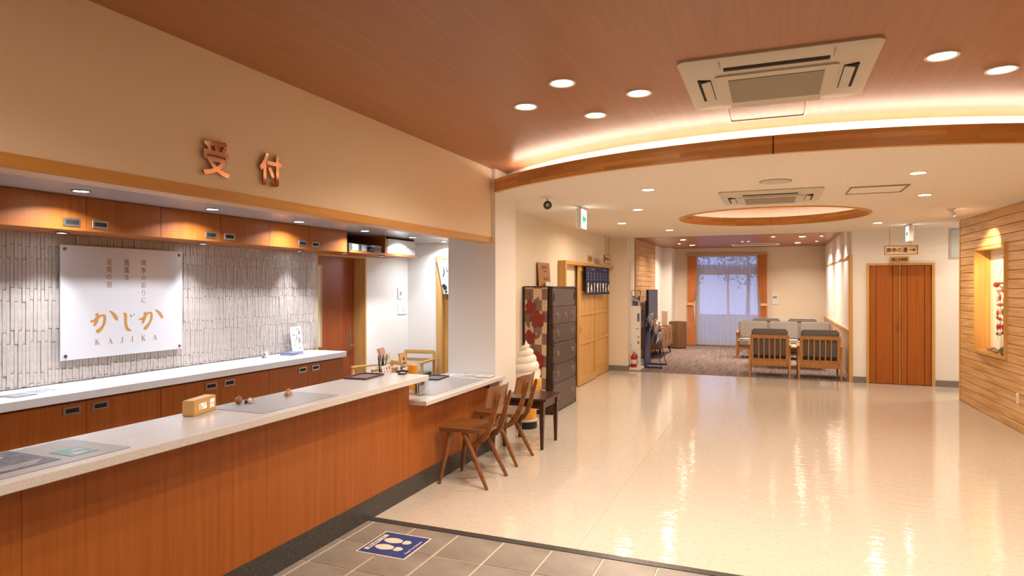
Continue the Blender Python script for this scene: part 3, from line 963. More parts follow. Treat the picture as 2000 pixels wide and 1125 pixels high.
for (x, y), lb in (((-1.844, 14.6), 'lounge downlight nearest the hall on the left side'), ((-1.874, 16.6), 'lounge downlight near the far wall on the left side'),
                   ((-2.10, 15.9), 'small dim lounge downlight beside the plank wall'), ((0.0, 14.4), 'small dim lounge downlight near the middle of the lounge ceiling'),
                   ((0.561, 14.6), 'lounge downlight nearest the hall on the right side'), ((0.536, 16.6), 'lounge downlight near the far wall on the right side')):
    dim = 'dim' in lb
    downlight('ceiling_downlight', lb, (x, y, ZG), 0.045 if dim else 0.075, True, P_LOUNGE * (0.3 if dim else 1), G3)
for x, lb in ((-0.66, 'left one of the twin spots over the lounge ceiling centre'), (-0.53, 'right one of the twin spots over the lounge ceiling centre')):
    downlight('ceiling_spot', lb, (x, 15.7, ZG), 0.035, True, P_LOUNGE * 0.3, 'twin lounge spots')
for y, lb in ((13.1, 'wall washing spot nearest the hall above the lounge right wall'), (14.6, 'middle wall washing spot above the lounge right wall'), (16.2, 'farthest wall washing spot above the lounge right wall')):
    downlight('ceiling_spot', lb, (0.92, y, ZG), 0.04, True, P_LOUNGE * 0.24, 'wall washing spots', 95)
G4 = 'cool downlights in the reception soffit'
for k, y in enumerate((1.72, 2.757, 3.79, 4.83, 5.88, 6.88, 7.7)):
    lb = ('cool downlight of the reception soffit outside the frame near the end wall', 'cool soffit downlight above the cabinets, nearest the camera', 'second cool soffit downlight from the camera', 'third cool soffit downlight from the camera',
          'fourth cool soffit downlight, in front of the open binder shelf', 'fifth cool soffit downlight, in front of the white boxes', 'last cool soffit downlight, beside the column')[k]
    downlight('soffit_downlight', lb, (-4.07 if k < 3 else -4.11, y, ZS), 0.055, False, P_SOFFIT, G4, 145)
G5 = 'cool spots under the wall cabinets'
for x, y, lb in ((-4.56, 1.75, 'cool spot under the wall cabinets outside the frame'), (-4.56, 2.955, 'cool spot under the wall cabinets above the left side of the white sign'), (-4.58, 4.163, 'cool spot under the wall cabinets right of the white sign'),
                 (-4.60, 5.417, 'cool spot under the wall cabinets beside the reception door'), (-4.42, 5.95, 'cool spot under the wall cabinet above the reception door'), (-4.40, 6.64, 'cool spot under the open shelf with binders')):
    downlight('cabinet_spot', lb, (x, y, 1.976), 0.042, False, P_SHELF, G5, 75)
# spotlight aimed at the niche
t = thing('ceiling_spotlight', 'small adjustable spotlight aimed at the niche in the plank wall', 'light', (1.96, 9.04, ZL))
bm = bmesh.new(); lathe(bm, [(0.045, 0), (0.045, -0.015), (0.02, -0.02)], 20)
obj('base', bm, 'whiteplastic', t, smooth=True)
dv = (rw(1.22, 1.95) - Vector((1.96, 9.04, ZL - 0.05))).normalized()
Tq = Matrix.Translation((0, 0, -0.05)) @ dv.to_track_quat('Z', 'Y').to_matrix().to_4x4()
bm = bmesh.new(); lathe(bm, [(0.02, -0.05), (0.03, -0.02), (0.034, 0.04), (0.030, 0.045)], 18, T=Tq)
obj('lamp_head', bm, 'whiteplastic', t, smooth=True)
bm = bmesh.new(); lathe(bm, [(0.028, 0.0455), (0.028, 0.047)], 18, T=Tq)
obj('lens', bm, 'lens_warm', t)
sp = bpy.data.lights.new('lamp_light', 'SPOT'); sp.energy = 190; sp.color = (1.0, 0.70, 0.36); sp.spot_size = math.radians(55); sp.spot_blend = 0.6; sp.shadow_soft_size = 0.03
so = bpy.data.objects.new('lamp_light', sp); C.objects.link(so); so.parent = t
so.matrix_parent_inverse = Matrix.Identity(4)
so.location = Vector((0, 0, -0.05)) + dv * 0.055
so.rotation_euler = (-dv).to_track_quat('Z', 'Y').to_euler()

# ---------------------------------------------------------------- ceiling equipment
def air_con(label, x, y, z, rot=0.0):
    t = thing('ceiling_air_conditioner', label, 'air conditioner', (x, y, z), rot, 'ceiling air conditioners')
    b = bmesh.new(); rings = []
    for s, zz in ((0.475, 0), (0.475, -0.012), (0.455, -0.022), (0.30, -0.036)):
        rings.append([Vector((px, py, zz)) for px, py in rrect(-s, s, -s, s, 0.05)])
    loft(b, rings)
    obj('panel', b, 'ac', t, smooth=True)
    b = bmesh.new()
    prism(b, rrect(-0.30, 0.30, -0.27, 0.29, 0.03), 0.012, Matrix.Translation((0, 0, -0.047)))
    obj('grille_frame', b, 'ac', t)
    b = bmesh.new(); box(b, -0.235, 0.235, -0.20, 0.24, -0.0505, -0.046)
    g_ = obj('grille', b, 'ac_grille', t)
    b = bmesh.new()
    for k in range(60):
        xx = -0.235 + 0.47 * k / 59
        box(b, xx - 0.001, xx + 0.001, -0.20, 0.24, -0.0525, -0.05)
    obj('slat', b, 'ac_grille', g_)['kind'] = 'stuff'
    # near slot, open and dark, its flap tilted
    obj('air_slot', bm_box(-0.25, 0.25, -0.365, -0.325, -0.0335, -0.026), 'void', t)
    Tf = Matrix.Translation((0, -0.325, -0.036)) @ Matrix.Rotation(math.radians(12), 4, 'X')
    obj('flap', bm_box(-0.25, 0.25, -0.012, 0.012, -0.003, 0.003, T=Tf), 'ac', t)
    obj('air_slot', bm_box(-0.25, 0.25, 0.33, 0.39, -0.033, -0.024), 'void', t)
    Tf = Matrix.Translation((0, 0.36, -0.037)) @ Matrix.Rotation(math.radians(-8), 4, 'X')
    obj('flap', bm_box(-0.25, 0.25, -0.03, 0.03, -0.003, 0.003, T=Tf), 'ac', t)
    for s in (-1, 1):
        obj('air_slot', bm_box(s * 0.36 - 0.035, s * 0.36 + 0.035, -0.2, 0.2, -0.036, -0.024), 'void', t)
        Tf = Matrix.Translation((s * 0.352, 0, -0.042)) @ Matrix.Rotation(math.radians(10 * s), 4, 'Y')
        obj('flap', bm_box(-0.024, 0.024, -0.19, 0.19, -0.003, 0.003, T=Tf), 'ac', t)
    b = bmesh.new()
    for s in (-1, 1):
        box(b, s * 0.265 - 0.0015, s * 0.265 + 0.0015, -0.45, -0.30, -0.0315, -0.026)
    obj('panel_joint', b, 'ac_grille', t)
    return t
air_con('large cream ceiling air conditioner set in the wooden ceiling', 0.01, 3.86, ZC)
air_con('smaller looking cream air conditioner in the white ceiling before the round ring', -0.03, 7.09, ZL)
t = thing('ceiling_air_conditioner', 'air conditioner flush in the dark lounge ceiling by the far wall', 'air conditioner', (-0.40, 16.7, ZG), 0, 'ceiling air conditioners')
obj('panel', bm_box(-0.55, 0.55, -0.3, 0.3, -0.03, 0), 'whiteplastic', t, bevel=0.01)
obj('air_slot', bm_box(-0.45, 0.45, -0.27, -0.18, -0.035, -0.03), 'void', t)
def hatch(label, x0, x1, y0, y1, z, m, rim):
    t = thing('ceiling_hatch', label, 'hatch', ((x0 + x1) / 2, (y0 + y1) / 2, z), 0)
    w, d = (x1 - x0) / 2, (y1 - y0) / 2
    obj('lid', bm_box(-w + 0.006, w - 0.006, -d + 0.006, d - 0.006, -0.006, 0), m, t)
    b = bmesh.new(); e_ = 0.012
    box(b, -w - e_, -w, -d, d, -0.012, 0); box(b, w, w + e_, -d, d, -0.012, 0); box(b, -w - e_, w + e_, -d - e_, -d, -0.012, 0); box(b, -w - e_, w + e_, d, d + e_, -0.012, 0)
    obj('rim', b, rim, t)
hatch('square wood veneered access hatch behind the near air conditioner', -0.27, 0.19, 4.36, 4.73, ZC, 'ceil_wood', 'lampring')
hatch('white square access hatch in the white ceiling on the right', 0.68, 1.14, 6.76, 7.21, ZL, 'ceiling', 'ac_grille')
t = thing('ceiling_speaker', 'flat round speaker grille in the white ceiling before the air conditioner', 'speaker', (0.02, 6.13, ZL))
bm = bmesh.new(); lathe(bm, [(0.125, 0), (0.125, -0.006), (0.11, -0.012), (0.0005, -0.013)], 32)
obj('grille', bm, 'ac', t, smooth=True)
bm = bmesh.new(); lathe(bm, [(0.128, 0), (0.134, -0.005), (0.134, 0)], 32); obj('rim', bm, 'ac_grille', t)
t = thing('security_camera', 'small black ball camera hanging from the ceiling beside the column', 'camera', (-2.17, 6.33, ZL))
bm = bmesh.new(); lathe(bm, [(0.04, 0), (0.04, -0.012), (0.016, -0.016), (0.014, -0.05)], 20); obj('mount', bm, 'whiteplastic', t, smooth=True)
bm = bmesh.new(); bmesh.ops.create_uvsphere(bm, u_segments=20, v_segments=12, radius=0.045, matrix=Matrix.Translation((0, 0, -0.083))); obj('body', bm, 'black', t, smooth=True)
bm = bmesh.new(); lathe(bm, [(0.012, 0.040), (0.02, 0.047), (0.012, 0.050)], 16, T=Matrix.Translation((0, 0, -0.083)) @ Vector((2.17, -6.33, -0.6)).to_track_quat('Z', 'Y').to_matrix().to_4x4())
obj('lens_ring', bm, 'steel', t, smooth=True)
t = thing('smoke_detector', 'tiny round smoke detector in the white ceiling behind the ring', 'detector', (0.0, 11.3, ZL))
bm = bmesh.new(); lathe(bm, [(0.05, 0), (0.05, -0.02), (0.03, -0.035), (0.001, -0.036)], 20); obj('body', bm, 'whiteplastic', t, smooth=True)
def exit_sign(label, x, y, z, face):
    t = thing('exit_sign', label, 'exit sign', (x, y, z), 0, 'lit exit signs')
    obj('case', bm_box(-0.03, 0.03, -0.12, 0.12, -0.255, -0.025), 'whiteplastic', t, bevel=0.004)
    obj('hanger', bm_box(-0.02, 0.02, -0.06, 0.06, -0.025, 0), 'whiteplastic', t)
    for s in (-1, 1):
        obj('lit_panel', bm_box(s * 0.0305 - 0.0008, s * 0.0305 + 0.0008, -0.113, 0.113, -0.248, -0.032), 'exitglow', t)
        Tp = frame((s * 0.032, 0, -0.14), (0, s, 0), (0, 0, 1))
        b = bmesh.new()
        d = -1 if face == 'left' else 1
        d *= 1 if s == 1 else 1
        flat(b, [(d * 0.085, 0), (d * 0.02, 0.07), (d * 0.02, 0.035), (-d * 0.085, 0.02), (-d * 0.085, -0.02), (d * 0.02, -0.035), (d * 0.02, -0.07)], Tp, 0.0006)
        obj('arrow', b, 'greenprint', t)
    area(t, (0, 0, -0.27), 1.0, (0.9, 0.97, 1.0), 0.05, 170)
    return t
exit_sign('lit exit sign with green arrow hanging by the left hall wall', -2.08, 7.29, ZL, 'left')
exit_sign('lit exit sign hanging above the double wooden door', 1.89, 11.15, ZL, 'right')

# ---------------------------------------------------------------- reception counter
Y0 = 0.6
ct = thing('reception_counter', 'long cherry wood reception counter front on a dark granite plinth', 'counter', (XF, 3.0, 0))
def lo(o, p):        # world-coordinate part under a placed thing
    o.data.transform(Matrix.Translation(-Vector(p))); return o
P0 = (XF, 3.0, 0)
yy = [Y0, 1.52, 2.44, 3.36, 4.25]
for a, b_ in zip(yy, yy[1:]):
    lo(obj('front_panel', bm_box(XF - 0.03, XF, a + 0.0008, b_ - 0.0008, 0.145, 0.895), 'cherry', ct), P0)
for a, b_ in ((4.2515, 5.04), (5.04, YP0)):
    lo(obj('front_panel', bm_box(XF - 0.03, XF, a + 0.0008, b_ - 0.0008, 0.145, 0.70), 'cherry', ct), P0)
lo(obj('plinth', bm_box(XF - 0.06, XF + 0.004, Y0, YP0, 0, 0.145), 'granite', ct), P0)
bm = bmesh.new()
box(bm, XF - 0.06, XF - 0.031, Y0, 4.23, 0.145, 0.895); box(bm, -2.86, XF - 0.061, Y0, 4.23, 0.0, 0.04); box(bm, -2.86, XF - 0.061, 4.19, 4.23, 0.04, 0.895)
box(bm, -3.00, -2.97, 4.26, YP0, 0, 0.70); box(bm, XF - 0.06, XF - 0.031, 4.26, YP0, 0.145, 0.70)
lo(obj('carcass', bm, 'cherry', ct), P0)
lo(obj('end_panel', bm_box(-2.84, XF - 0.031, 4.235, 4.25, 0.60, 0.895), 'cherry', ct), P0)
t = tag(obj('countertop', bm_box(-2.88, -2.405, Y0, 4.262, 0.895, 0.935), 'quartz', bevel=0.003, seg=1), 'high white quartz countertop running along the reception counter', 'countertop')
bm = bm_box(-3.04, -2.42, 4.2515, YP0, 0.70, 0.735)
t = tag(obj('countertop', bm, 'quartz', bevel=0.003, seg=1), 'lower white quartz countertop at the far end, beside the column', 'countertop')
t = thing('countertop_bracket', 'pale wall bracket carrying the low countertop at the column', 'bracket', (-2.5, 5.74, 0.56))
obj('plate', bm_box(-0.055, 0.05, -0.03, 0.058, 0, 0.135), 'quartz', t)

# ---------------------------------------------------------------- back cabinets
XB = -4.33
def handle(par, y, z):
    h = obj('handle', bm_box(XB + 0.0, XB + 0.008, y - 0.058, y + 0.058, z - 0.028, z + 0.028), 'steel', par, bevel=0.002, seg=1)
    obj('grip_recess', bm_box(XB + 0.0075, XB + 0.0092, y - 0.043, y + 0.043, z - 0.014, z + 0.014), 'void', h)
seams = [1.26, 1.83, 2.40, 2.97, 3.545, 4.115, 4.685, 5.235, 5.80]
# two-door units share a pair of handles at their middle seam
lower = [(1.26, 1.83, 2.40), (2.40, 2.97, 3.545), (3.545, 4.115, 4.685), (4.685, 5.235, 5.80)]
lab_l = ['cherry base cabinet under the back counter, outside the frame', 'cherry base cabinet under the back counter, nearest the camera', 'middle cherry base cabinet under the back counter', 'cherry base cabinet under the back counter beside the reception door']
lab_u = ['cherry wall cabinet above the tiles, outside the frame', 'cherry wall cabinet above the left part of the white sign', 'middle cherry wall cabinet above the relief tiles', 'cherry wall cabinet ending at the open binder shelf']
for (a, m_, b_), ll, lu in zip(lower, lab_l, lab_u):
    t = thing('base_cabinet', ll, 'cabinet', (0, 0, 0), 0, 'base cabinets behind the reception')
    bm = bmesh.new(); box(bm, XW + 0.03, XB - 0.019, a + 0.001, b_ - 0.001, 0.08, 0.84)
    obj('body', bm, 'cherry', t)
    obj('kick_board', bm_box(XW + 0.03, XB - 0.06, a, b_, 0, 0.08), 'black', t)
    for y0, y1, hy in ((a, m_, m_ - 0.10), (m_, b_, m_ + 0.095)):
        d = obj('door', bm_box(XB - 0.018, XB, y0 + 0.002, y1 - 0.002, 0.085, 0.825), 'cherry', t)
        handle(d, hy, 0.776)
    t = thing('wall_cabinet', lu, 'cabinet', (0, 0, 0), 0, 'wall cabinets behind the reception')
    bb = 5.86 if b_ == 5.80 else b_
    obj('body', bm_box(XW, XB - 0.019, a + 0.001, bb - 0.001, 1.978, ZS), 'cherry', t)
    for y0, y1, hy in ((a, m_, m_ - 0.10), (m_, bb, m_ + 0.095)):
        d = obj('door', bm_box(XB - 0.018, XB, y0 + 0.002, y1 - 0.002, 1.978, ZS - 0.004), 'cherry', t)
        handle(d, hy, 2.03)
bm = bmesh.new(); box(bm, XW + 0.005, -4.29, 1.26, 5.80, 0.842, 0.90)
tag(obj('countertop', bm, 'quartz', bevel=0.003, seg=1), 'long white back counter below the relief tile wall', 'countertop')
# open shelf over the door
t = thing('open_shelf', 'open cherry wall shelf holding binders above the reception door', 'shelf')
bm = bmesh.new()
obj('bottom_board', bm_box(XW, XB + 0.03, 5.87, 7.32, 1.978, 2.0), 'cherry', t)
obj('partition', bm_box(XW, XB + 0.03, 6.56, 6.58, 2.0, ZS - 0.001), 'cherry', t)
obj('back_board', bm_box(XW + 0.001, XW + 0.016, 5.87, 7.32, 2.0, ZS - 0.001), 'tansu_side', t)
obj('end_board', bm_box(XW + 0.016, XB - 0.02, 7.30, 7.32, 2.0, ZS - 0.001), 'cherry', t)
def binder(nm, label, cat, y0, y1, z0, z1, m, lab_m, grp, xo=0.0):
    b = thing(nm, label, cat, (0, 0, 0), 0, grp)
    obj('cover', bm_box(-4.70, XB - 0.03 + xo, y0, y1, z0, z1), m, b, bevel=0.003, seg=1)
    obj('label_strip', bm_box(XB - 0.031 + xo, XB - 0.028 + xo, y0 + (y1 - y0) * 0.3, y1 - (y1 - y0) * 0.08, z0 + 0.006, z1 - 0.008), lab_m, b)
binder('binder', 'dark binder with grey spine label at the left end of the open shelf', 'binder', 5.90, 6.08, 2.001, 2.085, 'darkgrey', 'greylabel', 'binders on the open shelf', 0.03)
binder('binder', 'second dark binder with grey spine label on the open shelf', 'binder', 6.085, 6.24, 2.001, 2.085, 'darkgrey', 'greylabel', 'binders on the open shelf', 0.03)
for k, (m_, lm, lb) in enumerate((('darkgrey', 'paper', 'lowest flat file beside the shelf partition'), ('bluegrey', 'lightwood', 'second flat file beside the shelf partition'), ('darkgrey', 'paper', 'third flat file beside the shelf partition'), ('paper', 'darkgrey', 'topmost flat file beside the shelf partition'))):
    binder('file_folder', lb, 'folder', 6.30 + 0.01 * k, 6.54, 2.001 + 0.021 * k, 2.02 + 0.021 * k, m_, lm, 'flat files on the open shelf', 0.03)
for k in range(2):
    b = thing('archive_box', ('lower' if k == 0 else 'upper') + ' white paper bundle at the right end of the open shelf', 'box', (0, 0, 0), 0, 'white bundles on the open shelf')
    z0 = 2.001 + k * 0.092
    obj('wrapper', bm_box(-4.70, XB + 0.02, 6.62 + 0.02 * k, 7.28, z0, z0 + 0.09), 'paper', b, bevel=0.006)
    obj('paper_edge', bm_box(-4.68, XB + 0.012, 6.60, 6.62 + 0.02 * k, z0 + 0.006, z0 + 0.084), 'lightwood', b)
    bm = bmesh.new()
    for j in range(5):
        box(bm, XB + 0.0202, XB + 0.0212, 6.66, 7.24, z0 + 0.012 + 0.016 * j, z0 + 0.0135 + 0.016 * j)
    obj('sheet_line', bm, 'greylabel', b)['kind'] = 'stuff'

# ---------------------------------------------------------------- white sign on the tiles
XS = -4.738
sg = thing('wall_sign', 'white acrylic sign with gold lettering on the relief tile wall', 'sign', (XS, 3.575, 1.485))
PS = (XS, 3.575, 1.485)
lo(obj('board', bm_box(XS - 0.012, XS, 3.062, 4.087, 1.065, 1.904), 'board', sg, bevel=0.002, seg=1), PS)
for y, z in ((3.09, 1.873), (4.055, 1.871), (3.094, 1.097), (4.058, 1.092)):
    b = bmesh.new(); lathe(b, [(0.012, -0.045), (0.012, 0.006), (0.010, 0.009)], 16, T=frame((XS, y, z), (0, 1, 0), (0, 0, 1)))
    lo(obj('standoff', b, 'bronze', sg, smooth=True), PS)
TS = pl_x(XS)
strokes = [
 [(3.277, 1.34, 0.0131), (3.309, 1.344, 0.0196), (3.341, 1.37, 0.0222), (3.367, 1.382, 0.0131), (3.388, 1.375, 0.0222), (3.39, 1.34, 0.0222), (3.377, 1.303, 0.0209), (3.357, 1.276, 0.0274), (3.335, 1.262, 0.03), (3.328, 1.253, 0.0196)],
 [(3.328, 1.399, 0.0235), (3.332, 1.362, 0.0235), (3.319, 1.325, 0.0235), (3.306, 1.304, 0.0131)],
 [(3.426, 1.414, 0.0065), (3.452, 1.397, 0.0196), (3.476, 1.368, 0.03), (3.494, 1.338, 0.0118)],
 [(3.544, 1.394, 0.0104), (3.561, 1.377, 0.0235), (3.561, 1.325, 0.0235), (3.568, 1.283, 0.0235), (3.585, 1.259, 0.0235), (3.613, 1.254, 0.0065)],
 [(3.599, 1.379, 0.0091), (3.613, 1.359, 0.0157)], [(3.628, 1.381, 0.0091), (3.638, 1.374, 0.0157)],
 [(3.676, 1.339, 0.0118), (3.707, 1.341, 0.017), (3.74, 1.37, 0.0196), (3.766, 1.389, 0.0118), (3.788, 1.378, 0.0222), (3.788, 1.341, 0.0222), (3.773, 1.305, 0.0209), (3.751, 1.279, 0.0261), (3.732, 1.26, 0.0274), (3.729, 1.25, 0.017)],
 [(3.729, 1.394, 0.0222), (3.732, 1.36, 0.0222), (3.718, 1.324, 0.0209), (3.705, 1.302, 0.0118)],
 [(3.824, 1.41, 0.0065), (3.853, 1.392, 0.0183), (3.876, 1.368, 0.0274), (3.896, 1.336, 0.0118)]]
for nm, grp in (('brush_character', strokes[:3]), ('brush_character', strokes[3:6]), ('brush_character', strokes[6:])):
    b = bmesh.new()
    for i, s_ in enumerate(grp):
        ribbon(b, s_, TS, 0.0012 + 0.0002 * i)
    lo(obj(nm, b, 'gold', sg), PS)
# K A J I K A with thin serifs: strokes in a unit letter box (x, y, width)
SER = {'K': [[(0.18, 0, .16), (0.18, 1, .16)], [(0.22, .45, .05), (0.75, 1, .05)], [(0.36, .58, .15), (0.8, 0, .15)], [(0, 0, .04), (.38, 0, .04)], [(0, 1, .04), (.38, 1, .04)], [(.58, 1, .04), (.9, 1, .04)], [(.62, 0, .04), (.98, 0, .04)]],
       'A': [[(0.1, 0, .05), (0.45, 1, .05)], [(0.43, 1, .15), (0.8, 0, .15)], [(0.22, .35, .05), (0.66, .35, .05)], [(-.04, 0, .04), (.26, 0, .04)], [(.62, 0, .04), (.98, 0, .04)]],
       'J': [[(0.5, 1, .16), (0.5, .2, .16), (0.38, 0.0, .10), (0.2, 0, .08), (0.12, .12, .1)], [(.3, 1, .04), (.7, 1, .04)]],
       'I': [[(0.4, 0, .16), (0.4, 1, .16)], [(.2, 0, .04), (.6, 0, .04)], [(.2, 1, .04), (.6, 1, .04)]]}
for ch, y in zip('KAJIKA', (3.335, 3.437, 3.535, 3.624, 3.719, 3.822)):
    b = bmesh.new(); h = 0.040
    for s_ in SER[ch]:
        ribbon(b, [(y - 0.02 + px * h, 1.163 + py * h, w * h) for px, py, w in s_], TS, 0.0012)
    lo(obj('lettering', b, 'gold2', sg), PS)
for s_, y, z0, z1 in (('四季の彩りに', 3.719, 1.793, 1.490), ('風薫る', 3.571, 1.791, 1.673), ('足尾の宿', 3.426, 1.791, 1.616)):
    n = len(s_)
    for k, ch in enumerate(s_):
        lo(text('lettering', ch, 0.052, 'gold2', sg, TS @ Matrix.Translation((y, z0 + (z1 - z0) * k / (n - 1), 0)), depth=0.0005, sx=0.9), PS)

# copper letters on the fascia
for ch, y, z, lb in (('受', 2.397, 2.234, 'polished copper letter on the fascia, first of the two'), ('付', 2.768, 2.238, 'polished copper letter on the fascia, second of the two')):
    o = text('fascia_letter', ch, 0.182, 'copper', None, pl_x(XF + 0.012, y, z), bold=0.0045, depth=0.006, sx=0.93)
    tag(o, lb, 'letter', 'copper letters on the fascia')

# ---------------------------------------------------------------- things on the counters
ZH = 0.936
def sheet(name, label, cat, poly, x, y, z, m, h=0.0015, rotz=0.0, group=None):
    t = thing(name, label, cat, (x, y, z), rotz, group)
    b = bmesh.new(); prism(b, poly, h, Matrix.Identity(4)); obj('sheet', b, m, t)
    return t
sheet('desk_mat', 'grey desk mat on the near end of the high countertop', 'mat', rect(-0.19, 0.19, -0.42, 0.42), -2.655, 1.455, ZH, 'mat_film', 0.001, 0, 'grey mats on the countertops')
sheet('desk_mat', 'grey desk mat beside the wooden clock on the high countertop', 'mat', rect(-0.195, 0.195, -0.315, 0.315), -2.665, 2.945, ZH, 'mat_film', 0.001, 0, 'grey mats on the countertops')
sheet('desk_mat', 'wide grey mat on the low countertop by the column', 'mat', rect(-0.21, 0.21, -0.48, 0.48), -2.715, 4.98, 0.736, 'mat_film', 0.001, 0, 'grey mats on the countertops')
def TL(h=0.0):
    return frame((0, 0, h), (0, 1, 0), (-1, 0, 0))
t = sheet('photo_leaflet', 'dark printed leaflet with a landscape photo on the near countertop', 'leaflet', rect(-0.16, 0.16, -0.20, 0.14), -2.695, 1.50, ZH + 0.0012, 'photo_dark')
b = bmesh.new(); flat(b, [(-0.20, 0.155), (0.05, 0.155), (0.07, 0.06), (-0.02, 0.03), (-0.06, -0.01), (-0.20, 0.0)], TL(0.0016), 0.0002); obj('print', b, 'photo_pale', t)
b = bmesh.new()
for k in range(3):
    flat(b, rect(-0.16, 0.11 - 0.02 * k, -0.095 - 0.02 * k, -0.088 - 0.02 * k), TL(0.0016), 0.0004)
flat(b, rect(-0.20, -0.12, -0.04, -0.02), TL(0.0016), 0.0004)
obj('lettering', b, 'paper', t)
t = sheet('teal_leaflet', 'teal leaflet with pale boxes on the near countertop', 'leaflet', rect(-0.068, 0.068, -0.055, 0.055), -2.605, 1.737, ZH + 0.0012, 'teal')
b = bmesh.new(); flat(b, rect(-0.03, 0.02, -0.055, -0.02), TL(0.0016), 0.0003); flat(b, rect(0.0, 0.045, 0.0, 0.03), TL(0.0016), 0.0003); obj('print', b, 'photo_pale', t)
# clock
t = thing('desk_clock', 'wooden block clock showing white digits on the high countertop', 'clock', (-2.80, 2.523, ZH), math.radians(17))
bx = bm_box(-0.032, 0.032, -0.105, 0.105, 0, 0.080)
obj('case', bx, 'clockwood', t, bevel=0.004)
TD = frame((0.0325, 0, 0), (0, 1, 0), (0, 0, 1))
SEG = {'0': 'abcdef', '1': 'bc', '2': 'abged', '3': 'abgcd', '4': 'fgbc', '5': 'afgcd', '6': 'afgedc', '7': 'abc', '8': 'abcdefg', 'C': 'adef', '%': 'abfg'}
def digit(b, ch, x, y, w, h, t_):
    s_ = {'a': rect(x, x + w, y + h - t_, y + h), 'd': rect(x, x + w, y, y + t_), 'g': rect(x, x + w, y + h / 2 - t_ / 2, y + h / 2 + t_ / 2),
          'f': rect(x, x + t_, y + h / 2, y + h), 'e': rect(x, x + t_, y, y + h / 2), 'b': rect(x + w - t_, x + w, y + h / 2, y + h), 'c': rect(x + w - t_, x + w, y, y + h / 2)}
    for q in SEG[ch]:
        flat(b, s_[q], TD, 0.0004)
for i, (s_, x, y, w, h) in enumerate((('1756', -0.062, 0.026, 0.0125, 0.030), ('208', 0.045, 0.046, 0.010, 0.018), ('24C', 0.045, 0.020, 0.010, 0.018))):
    for k, ch in enumerate(s_):
        b = bmesh.new(); digit(b, ch, x + k * (w + (0.007 if i == 0 else 0.0045)), y, w, h, 0.0034 if i == 0 else 0.0026)
        obj('digit', b, 'digits', t)
# wooden ball figures
t = thing('ball_figure', 'round terracotta ball figure on the grey mat, left of its pair', 'figurine', (-2.80, 2.79, ZH + 0.001), 0, 'little figures on the mat')
b = bmesh.new(); bmesh.ops.create_uvsphere(b, u_segments=20, v_segments=12, radius=0.0215, matrix=Matrix.Translation((0, 0, 0.0213))); obj('body', b, 'terracotta', t, smooth=True)
b = bmesh.new(); bmesh.ops.create_uvsphere(b, u_segments=12, v_segments=8, radius=0.006, matrix=Matrix.Translation((0.004, 0.0, 0.0435))); obj('knob', b, 'terracotta', t, smooth=True)
t = thing('ball_figure', 'small dark and white round figure on the grey mat, right of its pair', 'figurine', (-2.762, 2.832, ZH + 0.001), 0, 'little figures on the mat')
b = bmesh.new(); bmesh.ops.create_uvsphere(b, u_segments=16, v_segments=10, radius=0.0165, matrix=Matrix.Translation((0, 0.008, 0.0163))); obj('body', b, 'terracotta', t, smooth=True)
b = bmesh.new(); bmesh.ops.create_uvsphere(b, u_segments=16, v_segments=10, radius=0.014, matrix=Matrix.Translation((0.008, -0.004, 0.0145))); obj('belly', b, 'paper', t, smooth=True)
b = bmesh.new(); bmesh.ops.create_uvsphere(b, u_segments=12, v_segments=8, radius=0.011, matrix=Matrix.Translation((-0.012, -0.012, 0.0108))); obj('head', b, 'leather', t, smooth=True)
t = thing('folded_figure', 'tiny folded pink and cream figure with pointed ears on the mat', 'figurine', (-2.735, 3.118, ZH + 0.001), 0.4)
for s_, m_ in ((-1, 'lightwood'), (1, 'pinkish')):
    b = bmesh.new()
    loft(b, [[(-0.012, s_ * 0.018 - 0.012, 0), (0.012, s_ * 0.018 - 0.012, 0), (0.012, s_ * 0.018 + 0.012, 0), (-0.012, s_ * 0.018 + 0.012, 0)], [(-0.014, s_ * 0.02 - 0.013, 0.018), (0.014, s_ * 0.02 - 0.013, 0.018), (0.014, s_ * 0.02 + 0.013, 0.018), (-0.014, s_ * 0.02 + 0.013, 0.018)], [(-0.006, s_ * 0.018 - 0.006, 0.026), (0.006, s_ * 0.018 - 0.006, 0.026), (0.006, s_ * 0.018 + 0.006, 0.026), (-0.006, s_ * 0.018 + 0.006, 0.026)]])
    obj('body', b, m_, t)
    for q in (-1, 1):
        b = bmesh.new(); lathe(b, [(0.005, 0.022), (0.0005, 0.047)], 6, (0, s_ * 0.02 + q * 0.011, 0)); obj('ear', b, m_, t)
# money trays
def tray(label, x, y, z, m, rot):
    t = thing('money_tray', label, 'tray', (x, y, z), rot, 'leather money trays')
    b = bmesh.new(); box(b, -0.085, 0.085, -0.13, 0.13, 0, 0.006); obj('bottom', b, m, t)
    b = bmesh.new(); box(b, -0.09, -0.08, -0.135, 0.135, 0, 0.014); box(b, 0.08, 0.09, -0.135, 0.135, 0, 0.014); box(b, -0.08, 0.08, -0.135, -0.125, 0, 0.014); box(b, -0.08, 0.08, 0.125, 0.135, 0, 0.014)
    obj('rim', b, m, t)
    return t
tray('brown leather money tray on the high countertop', -2.785, 3.975, ZH, 'leather', 0.08)
tray('dark leather money tray on the low countertop by the step', -2.96, 5.36, 0.736, 'darkleather', 0.1)
